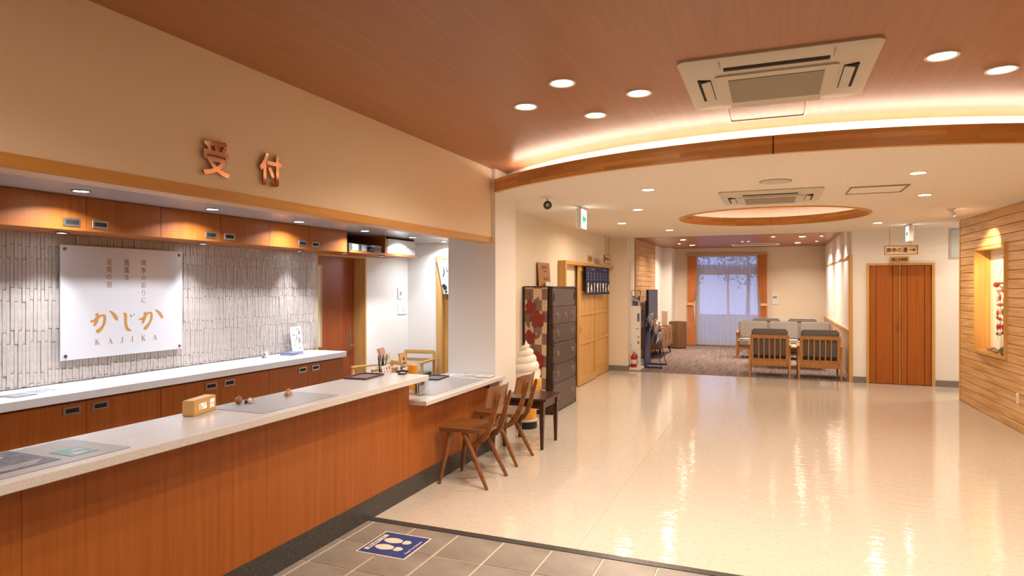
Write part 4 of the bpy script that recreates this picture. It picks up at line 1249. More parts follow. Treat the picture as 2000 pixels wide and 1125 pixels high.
# pen stand with pens and sign
ps = thing('pen_stand', 'clear pen stand with a white price label at the far end of the counter', 'pen stand', (-2.775, 4.225, ZH), 0.12)
b = bmesh.new(); box(b, -0.045, 0.02, -0.06, 0.06, 0, 0.004); box(b, -0.045, -0.042, -0.06, 0.06, 0.004, 0.05); box(b, -0.045, 0.02, -0.06, -0.057, 0.004, 0.05); box(b, -0.045, 0.02, 0.057, 0.06, 0.004, 0.05); box(b, -0.046, 0.021, -0.061, 0.061, 0.05, 0.053)
obj('holder', b, 'acryl', ps)
TP = Matrix.Translation((0.024, 0, 0)) @ Matrix.Rotation(math.radians(-14), 4, 'Y')
b = bmesh.new(); box(b, 0, 0.003, -0.075, 0.075, 0.0, 0.062, T=TP); obj('label_card', b, 'paper', ps)
TPc = TP @ frame((0.0035, 0, 0), (0, 1, 0), (0, 0, 1))
for k, m_ in enumerate(('pinkish', 'bluegrey', 'redfab')):
    b = bmesh.new(); flat(b, ell(-0.045 + 0.045 * k, 0.035, 0.011, 0.012, 14), TPc, 0.0004); obj('emblem', b, m_, ps)
b = bmesh.new()
for k in range(3):
    flat(b, rect(-0.055 + 0.045 * k, -0.033 + 0.045 * k, 0.010, 0.016), TPc, 0.0004)
obj('lettering', b, 'ink', ps)
for k, (py, lean, m_, lb) in enumerate(((-0.045, -0.10, 'ink', 'black pen leaning left in the pen stand'), (-0.035, 0.02, 'leather', 'brown pen leaning right in the pen stand'), (-0.025, 0.10, 'ink', 'dark pen at the middle of the left pens in the stand'), (0.022, 0.05, 'ink', 'single dark pen standing at the right of the pen stand'), (0.03, 0.12, 'steel', 'grey pen beside the single dark pen in the stand'))):
    pn = thing('pen', lb, 'pen', (-2.785 - 0.012 * (k % 2), 4.225 + py, ZH + 0.006), 0, 'pens in the pen stand')
    pn.rotation_euler = (-lean, 0.05 * (k % 3 - 1), 0)
    b = bmesh.new(); tube(b, [(0, 0, 0), (0, 0, 0.012), (0, 0, 0.115)], [0.0015, 0.0055, 0.0055], 8); obj('barrel', b, m_, pn, smooth=True)
    b = bmesh.new(); tube(b, [(0, 0, 0.115), (0, 0, 0.135)], [0.0045, 0.004], 8); box(b, 0.005, 0.008, -0.002, 0.002, 0.08, 0.133); obj('clip_cap', b, 'steel', pn)
t = thing('notice_card', 'pale notice card in a clear holder behind the pen stand', 'card', (-2.85, 4.37, ZH), 0.15)
obj('card', bm_box(-0.002, 0.002, -0.075, 0.075, 0.055, 0.135), 'paper', t); obj('holder', bm_box(-0.004, 0.004, -0.02, 0.02, 0, 0.055), 'acryl', t); obj('foot', bm_box(-0.03, 0.03, -0.05, 0.05, 0, 0.003), 'acryl', t)
b = bmesh.new()
for k in range(2):
    flat(b, rect(-0.045, 0.05 - 0.02 * k, 0.10 - 0.015 * k, 0.106 - 0.015 * k), frame((0.0022, 0, 0), (0, 1, 0), (0, 0, 1)), 0.0004)
obj('lettering', b, 'bluegrey', t)
t = thing('service_bell', 'chrome desk bell on a black base at the far end of the counter', 'bell', (-2.675, 4.325, ZH))
b = bmesh.new(); lathe(b, [(0.046, 0), (0.048, 0.006), (0.046, 0.012), (0.04, 0.014)], 24); obj('base', b, 'black', t, smooth=True)
b = bmesh.new(); lathe(b, [(0.042, 0.015), (0.041, 0.022), (0.035, 0.036), (0.02, 0.047), (0.006, 0.051), (0.005, 0.06), (0.001, 0.062)], 24); obj('dome', b, 'chrome', t, smooth=True)
t = thing('leaflet_block', 'small dark box with a white top beside the desk bell', 'box', (-2.60, 4.36, ZH), 0.2)
Z1 = -2.6
t.location = (-2.585, 4.215, ZH)
t['label'] = 'small dark flat box with a white label in front of the desk bell'
obj('box_body', bm_box(-0.03, 0.02, -0.028, 0.03, 0, 0.012), 'darkleather', t); obj('label_strip', bm_box(-0.022, 0.012, -0.012, 0.024, 0.012, 0.0132), 'paper', t)
t.location = (-2.60, 4.21, ZH)
# low counter
t = thing('wooden_sign_block', 'pale wooden sign block leaning back behind the desk bell', 'sign', (-2.83, 4.55, 0.736), 0.1)
obj('stand', bm_box(-0.04, 0.05, -0.03, 0.03, 0, 0.2), 'lightwood', t)
Tw = Matrix.Translation((0.04, 0, 0.2)) @ Matrix.Rotation(math.radians(-12), 4, 'Y')
obj('panel', bm_box(-0.014, 0, -0.055, 0.055, -0.001, 0.125, T=Tw), 'lightwood', t)
b = bmesh.new()
TwP = Tw @ frame((0.0005, 0, 0), (0, 1, 0), (0, 0, 1))
flat(b, ell(0.0, 0.075, 0.014, 0.016, 12), TwP, 0.0004); flat(b, rect(-0.03, 0.03, 0.035, 0.045), TwP, 0.0004)
obj('lettering', b, 'brownink', t)
t = thing('yellow_tub', 'yellow orange ribbed tub beside the wooden sign block', 'tub', (-2.80, 4.69, 0.736))
b = bmesh.new(); lathe(b, [(0.035, 0), (0.042, 0.13), (0.038, 0.14), (0.042, 0.15), (0.038, 0.165), (0.042, 0.178), (0.037, 0.194), (0.040, 0.203), (0.034, 0.215)], 20); obj('body', b, 'yellow', t, smooth=True)
b = bmesh.new(); lathe(b, [(0.0405, 0.10), (0.0425, 0.12), (0.040, 0.121)], 20); obj('rib', b, 'yellow', t, smooth=True)
t = thing('pink_flyer_stand', 'pinkish flyer on a slim stand behind the desk bell', 'stand', (-2.93, 4.47, 0.736), 0.25)
obj('post', bm_box(-0.008, 0.008, -0.008, 0.008, 0, 0.25), 'pinkish', t); obj('foot', bm_box(-0.04, 0.04, -0.04, 0.04, 0, 0.008), 'pinkish', t)
Tw = Matrix.Translation((0, 0, 0.25)) @ Matrix.Rotation(math.radians(-20), 4, 'Y')
obj('flyer', bm_box(-0.01, 0.01, -0.06, 0.06, 0, 0.12, T=Tw), 'pinkish', t)
t = thing('leaflet_holder', 'clear holder with leaflets on the near end of the low countertop', 'holder', (-2.60, 4.50, 0.736), 0.08)
b = bmesh.new(); box(b, -0.05, 0.05, -0.07, 0.07, 0, 0.005); box(b, -0.05, -0.046, -0.07, 0.07, 0.005, 0.13); box(b, 0.02, 0.023, -0.07, 0.07, 0.005, 0.10); box(b, -0.046, 0.02, -0.07, -0.067, 0.005, 0.11); box(b, -0.046, 0.02, 0.067, 0.07, 0.005, 0.11)
obj('tray', b, 'acryl', t)
for k, (m_, lb) in enumerate((('leather', 'brown leaflet at the back of the clear holder'), ('paper', 'white leaflet in the middle of the clear holder'), ('photo_pale', 'pale photo leaflet at the front of the clear holder'))):
    p = thing('leaflet', lb, 'leaflet', (-2.60, 4.50, 0.736), 0.08, 'leaflets in the clear holder')
    obj('sheet', bm_box(-0.036 + 0.016 * k, -0.03 + 0.016 * k, -0.055, 0.055, 0.006, 0.15 - 0.012 * k), m_, p)
    obj('print', bm_box(-0.0299 + 0.016 * k, -0.0293 + 0.016 * k, -0.04, 0.03, 0.075, 0.13 - 0.012 * k), ('paper', 'bluegrey', 'darkgrey')[k], p)
for k, (x, y, r, lb) in enumerate(((-2.86, 5.60, 0.05, 'white form lying at the far left of the low countertop'), (-2.70, 5.70, -0.05, 'white form with a grey edge beside the column'), (-2.57, 5.66, 0.03, 'green edged form at the front corner of the low countertop'))):
    p = sheet('paper_form', lb, 'paper', rect(-0.075, 0.075, -0.09, 0.09), x, y, 0.7365 + 0.0016 * k, 'paper', 0.001, r, 'forms on the low countertop')
    b = bmesh.new()
    for j in range(3):
        flat(b, rect(-0.06, 0.05, 0.02 - 0.025 * j, 0.026 - 0.025 * j), TL(0.001), 0.0004)
    obj('lettering', b, 'bluegrey' if k < 2 else 'teal', p)
# back counter things
ZBk = 0.9005
t = thing('autograph_board', 'white square card with brush writing leaning on the relief tiles', 'card', (-4.69, 5.50, ZBk), 0)
Ta = Matrix.Rotation(math.radians(-7), 4, 'Y') @ Matrix.Rotation(math.radians(2), 4, 'X')
obj('card', bm_box(-0.004, 0, -0.085, 0.085, 0, 0.275, T=Ta), 'paper', t)
TA = Ta @ frame((0.0004, 0, 0), (0, 1, 0), (0, 0, 1))
b = bmesh.new()
for pts in ([(-.05, .245, .006), (-.035, .247, .008)], [(-.02, .245, .006), (-.01, .248, .006)], [(.01, .245, .01), (.025, .248, .012)], [(.04, .246, .014), (.052, .244, .012)],
            [(-.055, .19, .008), (-.045, .205, .004), (-.035, .185, .01), (-.02, .19, .003)], [(-.005, .18, .006), (.01, .19, .008)], [(.035, .215, .006), (.05, .22, .012), (.045, .19, .012)], [(.03, .2, .005), (.055, .2, .006)],
            [(.0, .175, .01), (.004, .14, .008), (.006, .115, .003)], [(-.045, .13, .004), (-.03, .14, .005), (-.02, .11, .004), (-.04, .08, .005), (-.055, .09, .003)], [(.02, .14, .006), (.045, .15, .008), (.05, .12, .012), (.03, .1, .01)], [(.02, .12, .012), (.04, .125, .004)], [(.035, .1, .006), (.02, .07, .003)],
            [(.01, .04, .004), (.03, .045, .005), (.05, .042, .005), (.065, .05, .003)]):
    ribbon(b, pts, TA, 0.0004)
obj('brush_writing', b, 'ink', t)
for k in range(4):
    bk = thing('brochure', 'brochure in the low stack before the leaning white card, %s' % ('lowest', 'second from below', 'third from below', 'topmost')[k], 'brochure', (-4.60, 5.30, ZBk + 0.0065 * k), 0.05 * (k - 1.5) + 0.1, 'stack of brochures on the back counter')
    obj('pages', bm_box(-0.07, 0.07, -0.10, 0.10, 0, 0.006), ('bluegrey', 'paper', 'bluegrey', 'bluegrey')[k], bk)
    obj('cover', bm_box(0.0702, 0.0708, -0.095, 0.03, 0.001, 0.005), ('pinkish', 'bluegrey', 'pinkish', 'bluegrey')[k], bk)
t = thing('tent_card', 'small white folded card standing on the back counter', 'card', (-4.64, 4.97, ZBk), 0.5)
b = bmesh.new()
for s_ in (-1, 1):
    Tt = Matrix.Translation((s_ * 0.028, 0, 0)) @ Matrix.Rotation(s_ * math.radians(-25), 4, 'Y')
    box(b, -0.001, 0.001, -0.045, 0.045, 0, 0.065, T=Tt)
obj('card', b, 'paper', t)
Tt = Matrix.Translation((0.028, 0, 0)) @ Matrix.Rotation(math.radians(-25), 4, 'Y') @ frame((0.0012, 0, 0), (0, 1, 0), (0, 0, 1))
b = bmesh.new(); flat(b, [(-0.035, 0.06), (0.0, 0.06), (-0.02, 0.02)], Tt, 0.0003); obj('print', b, 'gold', t)
for k, (x, y, w, m_, lb) in enumerate(((-4.60, 2.52, 0.12, 'photo_pale', 'dark striped leaflet at the near end of the back counter'), (-4.50, 2.64, 0.08, 'photo_dark', 'grey printed sheet beside the striped leaflet on the back counter'), (-4.56, 2.83, 0.07, 'photo_pale', 'clear covered sheet farthest along the back counter of the three'))):
    p = sheet('leaflet', lb, 'leaflet', rect(-w, w, -0.075, 0.075), x, y, ZBk + 0.0004 * k, m_, 0.001, 0.1, 'leaflets on the back counter')
    b = bmesh.new()
    for j in range(4):
        flat(b, rect(-0.06, 0.06, -w * 0.7 + 0.4 * w * j, -w * 0.7 + 0.4 * w * j + 0.008), TL(0.001), 0.0004)
    obj('lettering', b, 'paper' if k == 1 else 'darkgrey', p)
# switches and frames on the office wall
for y, z, w, h, lb in ((7.68, 1.505, 0.055, 0.075, 'upper white wall control in the back office corner'), (7.74, 1.285, 0.115, 0.07, 'white double switch plate in the back office corner')):
    t = thing('wall_switch', lb, 'switch', (XW, y, z))
    obj('plate', bm_box(0, 0.012, -w, w, -h, h), 'whiteplastic', t, bevel=0.003); obj('button', bm_box(0.012, 0.017, -w * 0.1, w * 0.55, -h * 0.3, h * 0.35), 'greylabel' if w < 0.1 else 'paper', t)

# office chairs in the back room
def office_chair(label, loc, rot, top):
    t = thing('wooden_armchair', label, 'chair', loc, rot, 'pale wooden chairs in the back office')
    b = bmesh.new()
    obj('backrest_rail', bm_box(-0.22, 0.22, -0.012, 0.012, top - 0.05, top), 'oak_x', t, bevel=0.008)
    obj('backrest_rail', bm_box(-0.20, 0.20, -0.012, 0.012, top - 0.15, top - 0.11), 'oak_x', t, bevel=0.006)
    for s_ in (-1, 1):
        b = bmesh.new(); box(b, s_ * 0.21 - 0.016, s_ * 0.21 + 0.016, -0.016, 0.016, 0, top - 0.02); obj('leg', b, 'oak', t)
        b = bmesh.new(); box(b, s_ * 0.21 - 0.016, s_ * 0.21 + 0.016, -0.46, -0.428, 0, 0.6); obj('leg', b, 'oak', t)
        obj('armrest', bm_box(s_ * 0.21 - 0.024, s_ * 0.21 + 0.024, -0.47, -0.016, 0.6, 0.625), 'oak', t, bevel=0.006)
    obj('seat', bm_box(-0.19, 0.19, -0.45, -0.02, 0.40, 0.45), 'darkfab', t, bevel=0.012)
    return t
office_chair('pale wooden armchair with a slot backrest in the back office corner', (-4.49, 7.70, 0), math.radians(8), 0.735)
office_chair('pale wooden armchair half hidden behind the pen stand', (-4.43, 6.93, 0), math.radians(-20), 0.68)

# ---------------------------------------------------------------- foreground sticker
t = thing('floor_sticker', 'blue floor sticker with two white footprints on the slate tiles', 'sticker', (-2.172, 3.42, 0.0012), 0.01)
b = bmesh.new(); prism(b, rect(-0.17, 0.17, -0.17, 0.17), 0.0012, Matrix.Identity(4)); obj('border', b, 'offwhite_print', t)
b = bmesh.new(); flat(b, rect(-0.16, 0.16, -0.16, 0.16), Matrix.Identity(4), 0.0016); obj('sheet', b, 'blue', t)
TF = frame((0, 0, 0.0016), (0, 1, 0), (-1, 0, 0))
for s_ in (-1, 1):
    b = bmesh.new()
    cx = s_ * 0.052
    sole = []
    for k in range(24):
        a = 2 * PI * k / 24
        yy_ = 0.035 + 0.068 * math.sin(a)
        wx = 0.040 if math.sin(a) > 0 else 0.040 - 0.012 * (-math.sin(a))
        sole.append((cx + wx * math.cos(a) * (1 if math.sin(a) > -0.75 else 0.9), max(yy_, -0.022)))
    flat(b, sole, TF, 0.0006); obj('footprint_sole', b, 'offwhite_print', t)
    b = bmesh.new(); flat(b, [(x, min(y, -0.032)) for x, y in ell(cx, -0.052, 0.029, 0.034, 18)], TF, 0.0006); obj('footprint_heel', b, 'offwhite_print', t)
b = bmesh.new(); flat(b, rrect(-0.12, 0.12, 0.112, 0.146, 0.006), TF, 0.0005); obj('label_strip', b, 'offwhite_print', t)
text('lettering', '間をあけてネ！', 0.030, 'ink', t, TF @ Matrix.Translation((0, 0.129, 0.0008)), depth=0.0002)
text('lettering', 'Keep Your Distance', 0.024, 'offwhite_print', t, TF @ Matrix.Translation((0, -0.136, 0.0008)), bold=0.0006, depth=0.0002)

# ---------------------------------------------------------------- chairs at the low counter
def teak_chair(label, loc, rotz=0.0):
    t = thing('dining_chair', label, 'chair', loc, rotz, 'teak chairs at the low counter')
    # seat: rounded trapezoid, hollowed a little
    b = bmesh.new()
    nx, ny = 8, 8
    top, bot = [], []
    for i in range(nx + 1):
        u = i / nx
        for lst in (top, bot):
            lst.append([])
        for j in range(ny + 1):
            v = j / ny * 2 - 1
            w = 0.215 - 0.025 * u
            x = -0.235 + 0.43 * u + (0.02 if i == 0 else -0.03 if i == nx else 0) * v * v
            dish = 0.012 * (1 - v * v) * math.sin(PI * u)
            top[-1].append(b.verts.new((x, v * w, 0.462 - dish)))
            e_ = 0.02 if (i in (0, nx) or j in (0, ny)) else 0.0
            bot[-1].append(b.verts.new((x * (1 if i not in (0, nx) else 0.95), v * w * 0.96, 0.430)))
    for i in range(nx):
        for j in range(ny):
            b.faces.new((top[i][j], top[i + 1][j], top[i + 1][j + 1], top[i][j + 1])); b.faces.new((bot[i][j], bot[i][j + 1], bot[i + 1][j + 1], bot[i + 1][j]))
    for i in range(nx):
        b.faces.new((top[i][0], bot[i][0], bot[i + 1][0], top[i + 1][0])); b.faces.new((top[i][ny], top[i + 1][ny], bot[i + 1][ny], bot[i][ny]))
        b.faces.new((top[0][i], top[0][i + 1], bot[0][i + 1], bot[0][i])); b.faces.new((top[nx][i], bot[nx][i], bot[nx][i + 1], top[nx][i + 1]))
    obj('seat', b, 'chairwood', t, smooth=True)
    for s_ in (-1, 1):
        b = bmesh.new(); tube(b, [(-0.13, s_ * 0.155, 0.445), (-0.17, s_ * 0.178, 0.22), (-0.212, s_ * 0.203, 0.0)], [0.024, 0.020, 0.013], 10); obj('leg', b, 'chairwood', t, smooth=True)
        b = bmesh.new(); tube(b, [(-0.02, s_ * 0.16, 0.445), (0.10, s_ * 0.183, 0.22), (0.213, s_ * 0.203, 0.0)], [0.024, 0.020, 0.013], 10); obj('leg', b, 'chairwood', t, smooth=True)
        # curved back upright, flat bar
        b = bmesh.new()
        path = [(0.02, 0.325), (0.08, 0.335), (0.14, 0.375), (0.185, 0.44), (0.215, 0.52), (0.245, 0.62), (0.272, 0.70), (0.285, 0.745)]
        rings = []
        for k, (x, z) in enumerate(path):
            a, c_ = path[max(k - 1, 0)], path[min(k + 1, len(path) - 1)]
            d = Vector((c_[0] - a[0], c_[1] - a[1])).normalized()
            hw = (0.014, 0.02, 0.024, 0.024, 0.022, 0.018, 0.015, 0.010)[k]
            yb = s_ * (0.150 - 0.045 * k / 7)
            rings.append([(x - d.y * hw, yb - 0.011, z + d.x * hw), (x + d.y * hw, yb - 0.011, z - d.x * hw), (x + d.y * hw, yb + 0.011, z - d.x * hw), (x - d.y * hw, yb + 0.011, z + d.x * hw)])
        loft(b, rings)
        obj('back_upright', b, 'chairwood', t, bevel=0.003)
    b = bmesh.new(); tube(b, [(0.085, -0.15, 0.345), (0.085, 0.15, 0.345)], 0.013, 8); obj('stretcher', b, 'chairwood', t, smooth=True)
    # backrest board, bent
    b = bmesh.new(); rings = []
    for k in range(13):
        v = k / 12 * 2 - 1
        cx = 0.255 - 0.055 * v * v
        r = 1 - 0.12 * max(0, abs(v) - 0.75) * 4
        z0, z1 = 0.72 - 0.085 * r, 0.72 + 0.085 * r
        rings.append([(cx - 0.018, v * 0.205, z0), (cx - 0.003, v * 0.205, z0), (cx + 0.028, v * 0.205, z1), (cx + 0.013, v * 0.205, z1)])
    loft(b, rings); obj('backrest', b, 'chairwood', t, smooth=True)
    return t
ch = teak_chair('teak dining chair with curved back at the low counter, nearer the camera', (-2.298, 4.82, 0))
dup(ch, (-2.32, 5.515, 0), 'teak dining chair with curved back, tucked beside the small dark table')

# small table, ice cream, chest
t = thing('side_table', 'small square dark brown table standing at the column', 'table', (-2.285, 6.18, 0))
obj('table_top', bm_box(-0.245, 0.235, -0.26, 0.24, 0.475, 0.50), 'walnut', t, bevel=0.004)
b = bmesh.new(); box(b, -0.20, 0.19, -0.225, -0.205, 0.40, 0.475); box(b, -0.20, 0.19, 0.19, 0.21, 0.40, 0.475); box(b, -0.22, -0.20, -0.205, 0.19, 0.40, 0.475); box(b, 0.175, 0.195, -0.205, 0.19, 0.40, 0.475)
obj('apron', b, 'walnut', t)
for sx in (-0.215, 0.185):
    for sy in (-0.22, 0.205):
        b = bmesh.new(); loft(b, [[(sx + a * w, sy + c_ * w, z) for a, c_ in ((-1, -1), (1, -1), (1, 1), (-1, 1))] for z, w in ((0, 0.013), (0.40, 0.023), (0.475, 0.023))]); obj('leg', b, 'walnut', t)
t = thing('ice_cream_display', 'large white soft serve ice cream in an orange cone standing on the floor', 'display figure', (-2.61, 6.86, 0))
b = bmesh.new(); lathe(b, [(0.125, 0), (0.13, 0.02), (0.125, 0.07), (0.118, 0.075)], 28); obj('base', b, 'black', t, smooth=True)
b = bmesh.new(); lathe(b, [(0.112, 0.075), (0.122, 0.20), (0.145, 0.38), (0.155, 0.40), (0.158, 0.46), (0.175, 0.475), (0.178, 0.55), (0.165, 0.565)], 28); obj('cone', b, 'cone', t, smooth=True)
b = bmesh.new(); lathe(b, [(0.1265, 0.078), (0.128, 0.10), (0.123, 0.102)], 28); obj('band', b, 'paper', t)
# spiral of cream: a tube wound upwards with a shrinking radius
b = bmesh.new()
turns, n = 4.2, 110
rings = []
core = bmesh.new()
for k in range(n + 1):
    u = k / n
    a = turns * 2 * PI * u + 0.6
    R_ = 0.10 * (1 - u) ** 0.72 + 0.004
    z = 0.615 + 0.335 * u ** 0.92
    r = 0.066 * (1 - u) ** 0.55 + 0.006
    c_ = Vector((R_ * math.cos(a), R_ * math.sin(a), z))
    rad = Vector((math.cos(a), math.sin(a), 0))
    rings.append([c_ + rad * r * math.cos(q) + Vector((0, 0, 1)) * r * math.sin(q) for q in [2 * PI * i / 14 for i in range(14)]])
loft(b, rings)
lathe(b, [(0.16, 0.56), (0.12, 0.70), (0.07, 0.82), (0.02, 0.93), (0.006, 0.985)], 18)
obj('cream_swirl', b, 'cream_ice', t, smooth=True)

# tansu chest (drawers face the hall, +X)
CX1, CX0, CY0, CY1, CH = -2.545, -2.94, 7.62, 8.66, 1.605
t = thing('tansu_chest', 'tall dark wooden drawer chest with iron fittings against the left hall wall', 'chest', (CX0, CY0, 0))
PT = (CX0, CY0, 0)
lo(obj('body', bm_box(CX0, CX1 - 0.02, CY0, CY1, 0.0, CH - 0.02), 'tansu_side', t), PT)
lo(obj('top_board', bm_box(CX0, CX1 + 0.004, CY0 - 0.008, CY1 + 0.008, CH - 0.02, CH), 'tansu_side', t), PT)
b = bmesh.new()
for z in (0.02, 0.375, 0.61, 0.885, 1.12, 1.345):
    box(b, CX1 - 0.02, CX1 - 0.004, CY0, CY1, z - 0.012, z + 0.006)
box(b, CX1 - 0.02, CX1 - 0.004, CY0, CY0 + 0.02, 0, CH - 0.02); box(b, CX1 - 0.02, CX1 - 0.004, CY1 - 0.02, CY1, 0, CH - 0.02)
lo(obj('face_frame', b, 'tansu_side', t), PT)
def ring_pull(par, y, z):
    b = bmesh.new(); lathe(b, [(0.022, 0), (0.022, 0.003), (0.012, 0.006)], 16, T=frame((CX1 + 0.001, y, z), (0, 1, 0), (0, 0, 1)))
    tube(b, [(CX1 + 0.012, y + 0.026 * math.cos(a), z - 0.018 + 0.026 * math.sin(a)) for a in [2 * PI * k / 14 for k in range(15)]], 0.0035, 6)
    lo(obj('ring_pull', b, 'steel', par, smooth=True), PT)
for a, c_ in ((CY0 + 0.024, CY0 + 0.51), (CY0 + 0.50, CY1 - 0.024)):
    off = 0.0 if a < CY0 + 0.1 else -0.008
    d = lo(obj('sliding_door', bm_box(CX1 - 0.018 + off, CX1 - 0.002 + off, a, c_, 1.352, CH - 0.026), 'tansu', t, bevel=0.002, seg=1), PT)
    lo(obj('finger_pull', bm_box(CX1 - 0.002 + off, CX1 + 0.004 + off, c_ - 0.06 if off else a + 0.03, c_ - 0.045 if off else a + 0.045, 1.42, 1.52), 'blackmetal', d), PT)
for k in range(3):
    a = CY0 + 0.024 + k * 0.332
    d = lo(obj('drawer', bm_box(CX1 - 0.018, CX1 + 0.001, a, a + 0.328, 1.127, 1.332), 'tansu', t, bevel=0.003, seg=1), PT); ring_pull(d, a + 0.164, 1.245)
for z0, z1 in ((0.892, 1.107), (0.617, 0.872), (0.382, 0.597), (0.027, 0.362)):
    d = lo(obj('drawer', bm_box(CX1 - 0.018, CX1 + 0.001, CY0 + 0.024, CY1 - 0.024, z0, z1), 'tansu', t, bevel=0.003, seg=1), PT)
    ring_pull(d, CY0 + 0.20, (z0 + z1) / 2 + 0.02); ring_pull(d, CY1 - 0.20, (z0 + z1) / 2 + 0.02)
    b = bmesh.new()
    for y_ in (CY0 + 0.026, CY1 - 0.066):
        for zz in (z0 + 0.002, z1 - 0.042):
            box(b, CX1 + 0.001, CX1 + 0.003, y_, y_ + 0.04, zz, zz + 0.04)
    lo(obj('iron_corner', b, 'blackmetal', d), PT)
# patterned cloth on its side
t = thing('patterned_cloth', 'checked cloth with red flowers hanging beside the dark chest', 'cloth', (-2.90, 7.585, 0.06))
b = bmesh.new(); rings = []
for z in (0.0, 0.3, 0.6, 0.9, 1.2, 1.53):
    sx = 0.30 - 0.03 * (1 - z / 1.53)
    rings.append([(sx * i / 8, -0.003 * math.sin(i * 1.4 + z * 2), z) for i in range(9)] + [(sx * i / 8, 0.004 - 0.003 * math.sin(i * 1.4 + z * 2), z) for i in range(8, -1, -1)])
loft(b, rings); obj('cloth', b, 'checker', t)
obj('hanging_rod', bm_box(-0.01, 0.33, 0.006, 0.018, 1.53, 1.548), 'walnut', t)
Tn = pl_ny(-0.004)
for fx, fz, fr in ((0.07, 1.28, 0.10), (0.165, 1.13, 0.115), (0.06, 0.90, 0.10), (0.165, 0.62, 0.115)):
    b = bmesh.new()
    for k in range(5):
        a = 2 * PI * k / 5 + 0.4
        cx, cz = fx + fr * 0.55 * math.cos(a), fz + fr * 0.62 * math.sin(a)
        cx = max(cx, fr * 0.42)
        flat(b, ell(cx, cz, fr * 0.36, fr * 0.38, 14), Tn, 0.0008 + 0.0003 * k)
    flat(b, ell(fx, fz, fr * 0.4, fr * 0.4, 12), Tn, 0.003)
    obj('flower_print', b, 'flower', t)
b = bmesh.new()
for fx, fz, a in ((0.15, 1.36, 0.9), (0.05, 1.42, 1.4), (0.17, 0.92, 0.7), (0.04, 1.08, 1.9), (0.10, 0.78, 1.2), (0.06, 0.72, 2.0)):
    dx, dz = 0.06 * math.cos(a), 0.07 * math.sin(a)
    ribbon(b, [(fx - dx, fz - dz, 0.004), (fx, fz, 0.05), (fx + dx, fz + dz, 0.004)], Tn, 0.0006)
obj('leaf_print', b, 'leafprint', t)
# notice board on the chest
t = thing('notice_board', 'brown wooden notice board leaning on the wall on top of the dark chest', 'notice board', (-2.90, 8.37, CH + 0.001))
Tb = Matrix.Rotation(math.radians(-4), 4, 'Y')
obj('board', bm_box(-0.012, 0.0, -0.245, 0.235, 0, 0.325, T=Tb), 'sofawood', t)
b = bmesh.new(); Tp = Tb @ frame((0.0006, 0, 0), (0, 1, 0), (0, 0, 1))
for k, (x0, x1, z) in enumerate(((-0.1, 0.12, 0.27), (-0.12, 0.1, 0.245), (-0.06, 0.09, 0.20), (-0.07, 0.12, 0.11), (-0.05, 0.14, 0.085))):
    flat(b, rect(x0, x1, z, z + 0.012), Tp, 0.0004)
obj('lettering', b, 'brownink', t)
t = thing('white_card', 'small white card standing before the brown notice board', 'card', (-2.86, 8.42, CH + 0.001))
obj('card', bm_box(-0.002, 0.002, -0.15, 0.17, 0, 0.06), 'paper', t); obj('foot', bm_box(-0.02, 0.02, -0.05, 0.05, 0, 0.004), 'paper', t)

# ---------------------------------------------------------------- sliding doors with noren
d3 = struct_empty('door_3')
b = bmesh.new(); box(b, XL, -2.83, 9.08, 9.14, 0, 1.99); obj('door_frame', b, 'oak', d3)
b = bmesh.new(); box(b, XL, -2.83, 9.14, YE - 0.005, 1.94, 1.99); obj('door_track', b, 'oak_along', d3)
def leaf(y0, y1, x0, x1, parent):
    b = bmesh.new(); w = 0.085
    box(b, x0, x1, y0, y0 + w, 0.01, 1.94); box(b, x0, x1, y1 - w, y1, 0.01, 1.94)
    for z0, z1 in ((0.01, 0.13), (0.66, 0.71), (1.13, 1.18), (1.48, 1.53), (1.85, 1.94)):
        box(b, x0, x1, y0 + w, y1 - w, z0, z1)
    o = obj('door_leaf', b, 'oak', parent)
    for k in range(3):
        yy0 = y0 + w + (y1 - y0 - 2 * w) * k / 3
        obj('panel', bm_box(x0 + 0.008, x1 - 0.017, yy0 + 0.002, yy0 + (y1 - y0 - 2 * w) / 3 - 0.002, 0.13, 1.85), 'oak', o)
    return o
l1 = leaf(9.93, 11.02, -2.905, -2.872, d3)
l2 = leaf(10.99, 12.10, -2.942, -2.909, d3)
obj('finger_pull', bm_box(-2.8725, -2.870, 10.0, 10.02, 0.85, 0.97), 'blackmetal', l1)
t = thing('noren_curtain', 'navy split door curtain with white writing over the sliding doors', 'curtain', (-2.815, 10.87, 1.945))
tube_b = bmesh.new(); tube(tube_b, [(0, -0.80, 0), (0, 0.80, 0)], 0.012, 8); obj('rod', tube_b, 'oak_along', t, smooth=True)
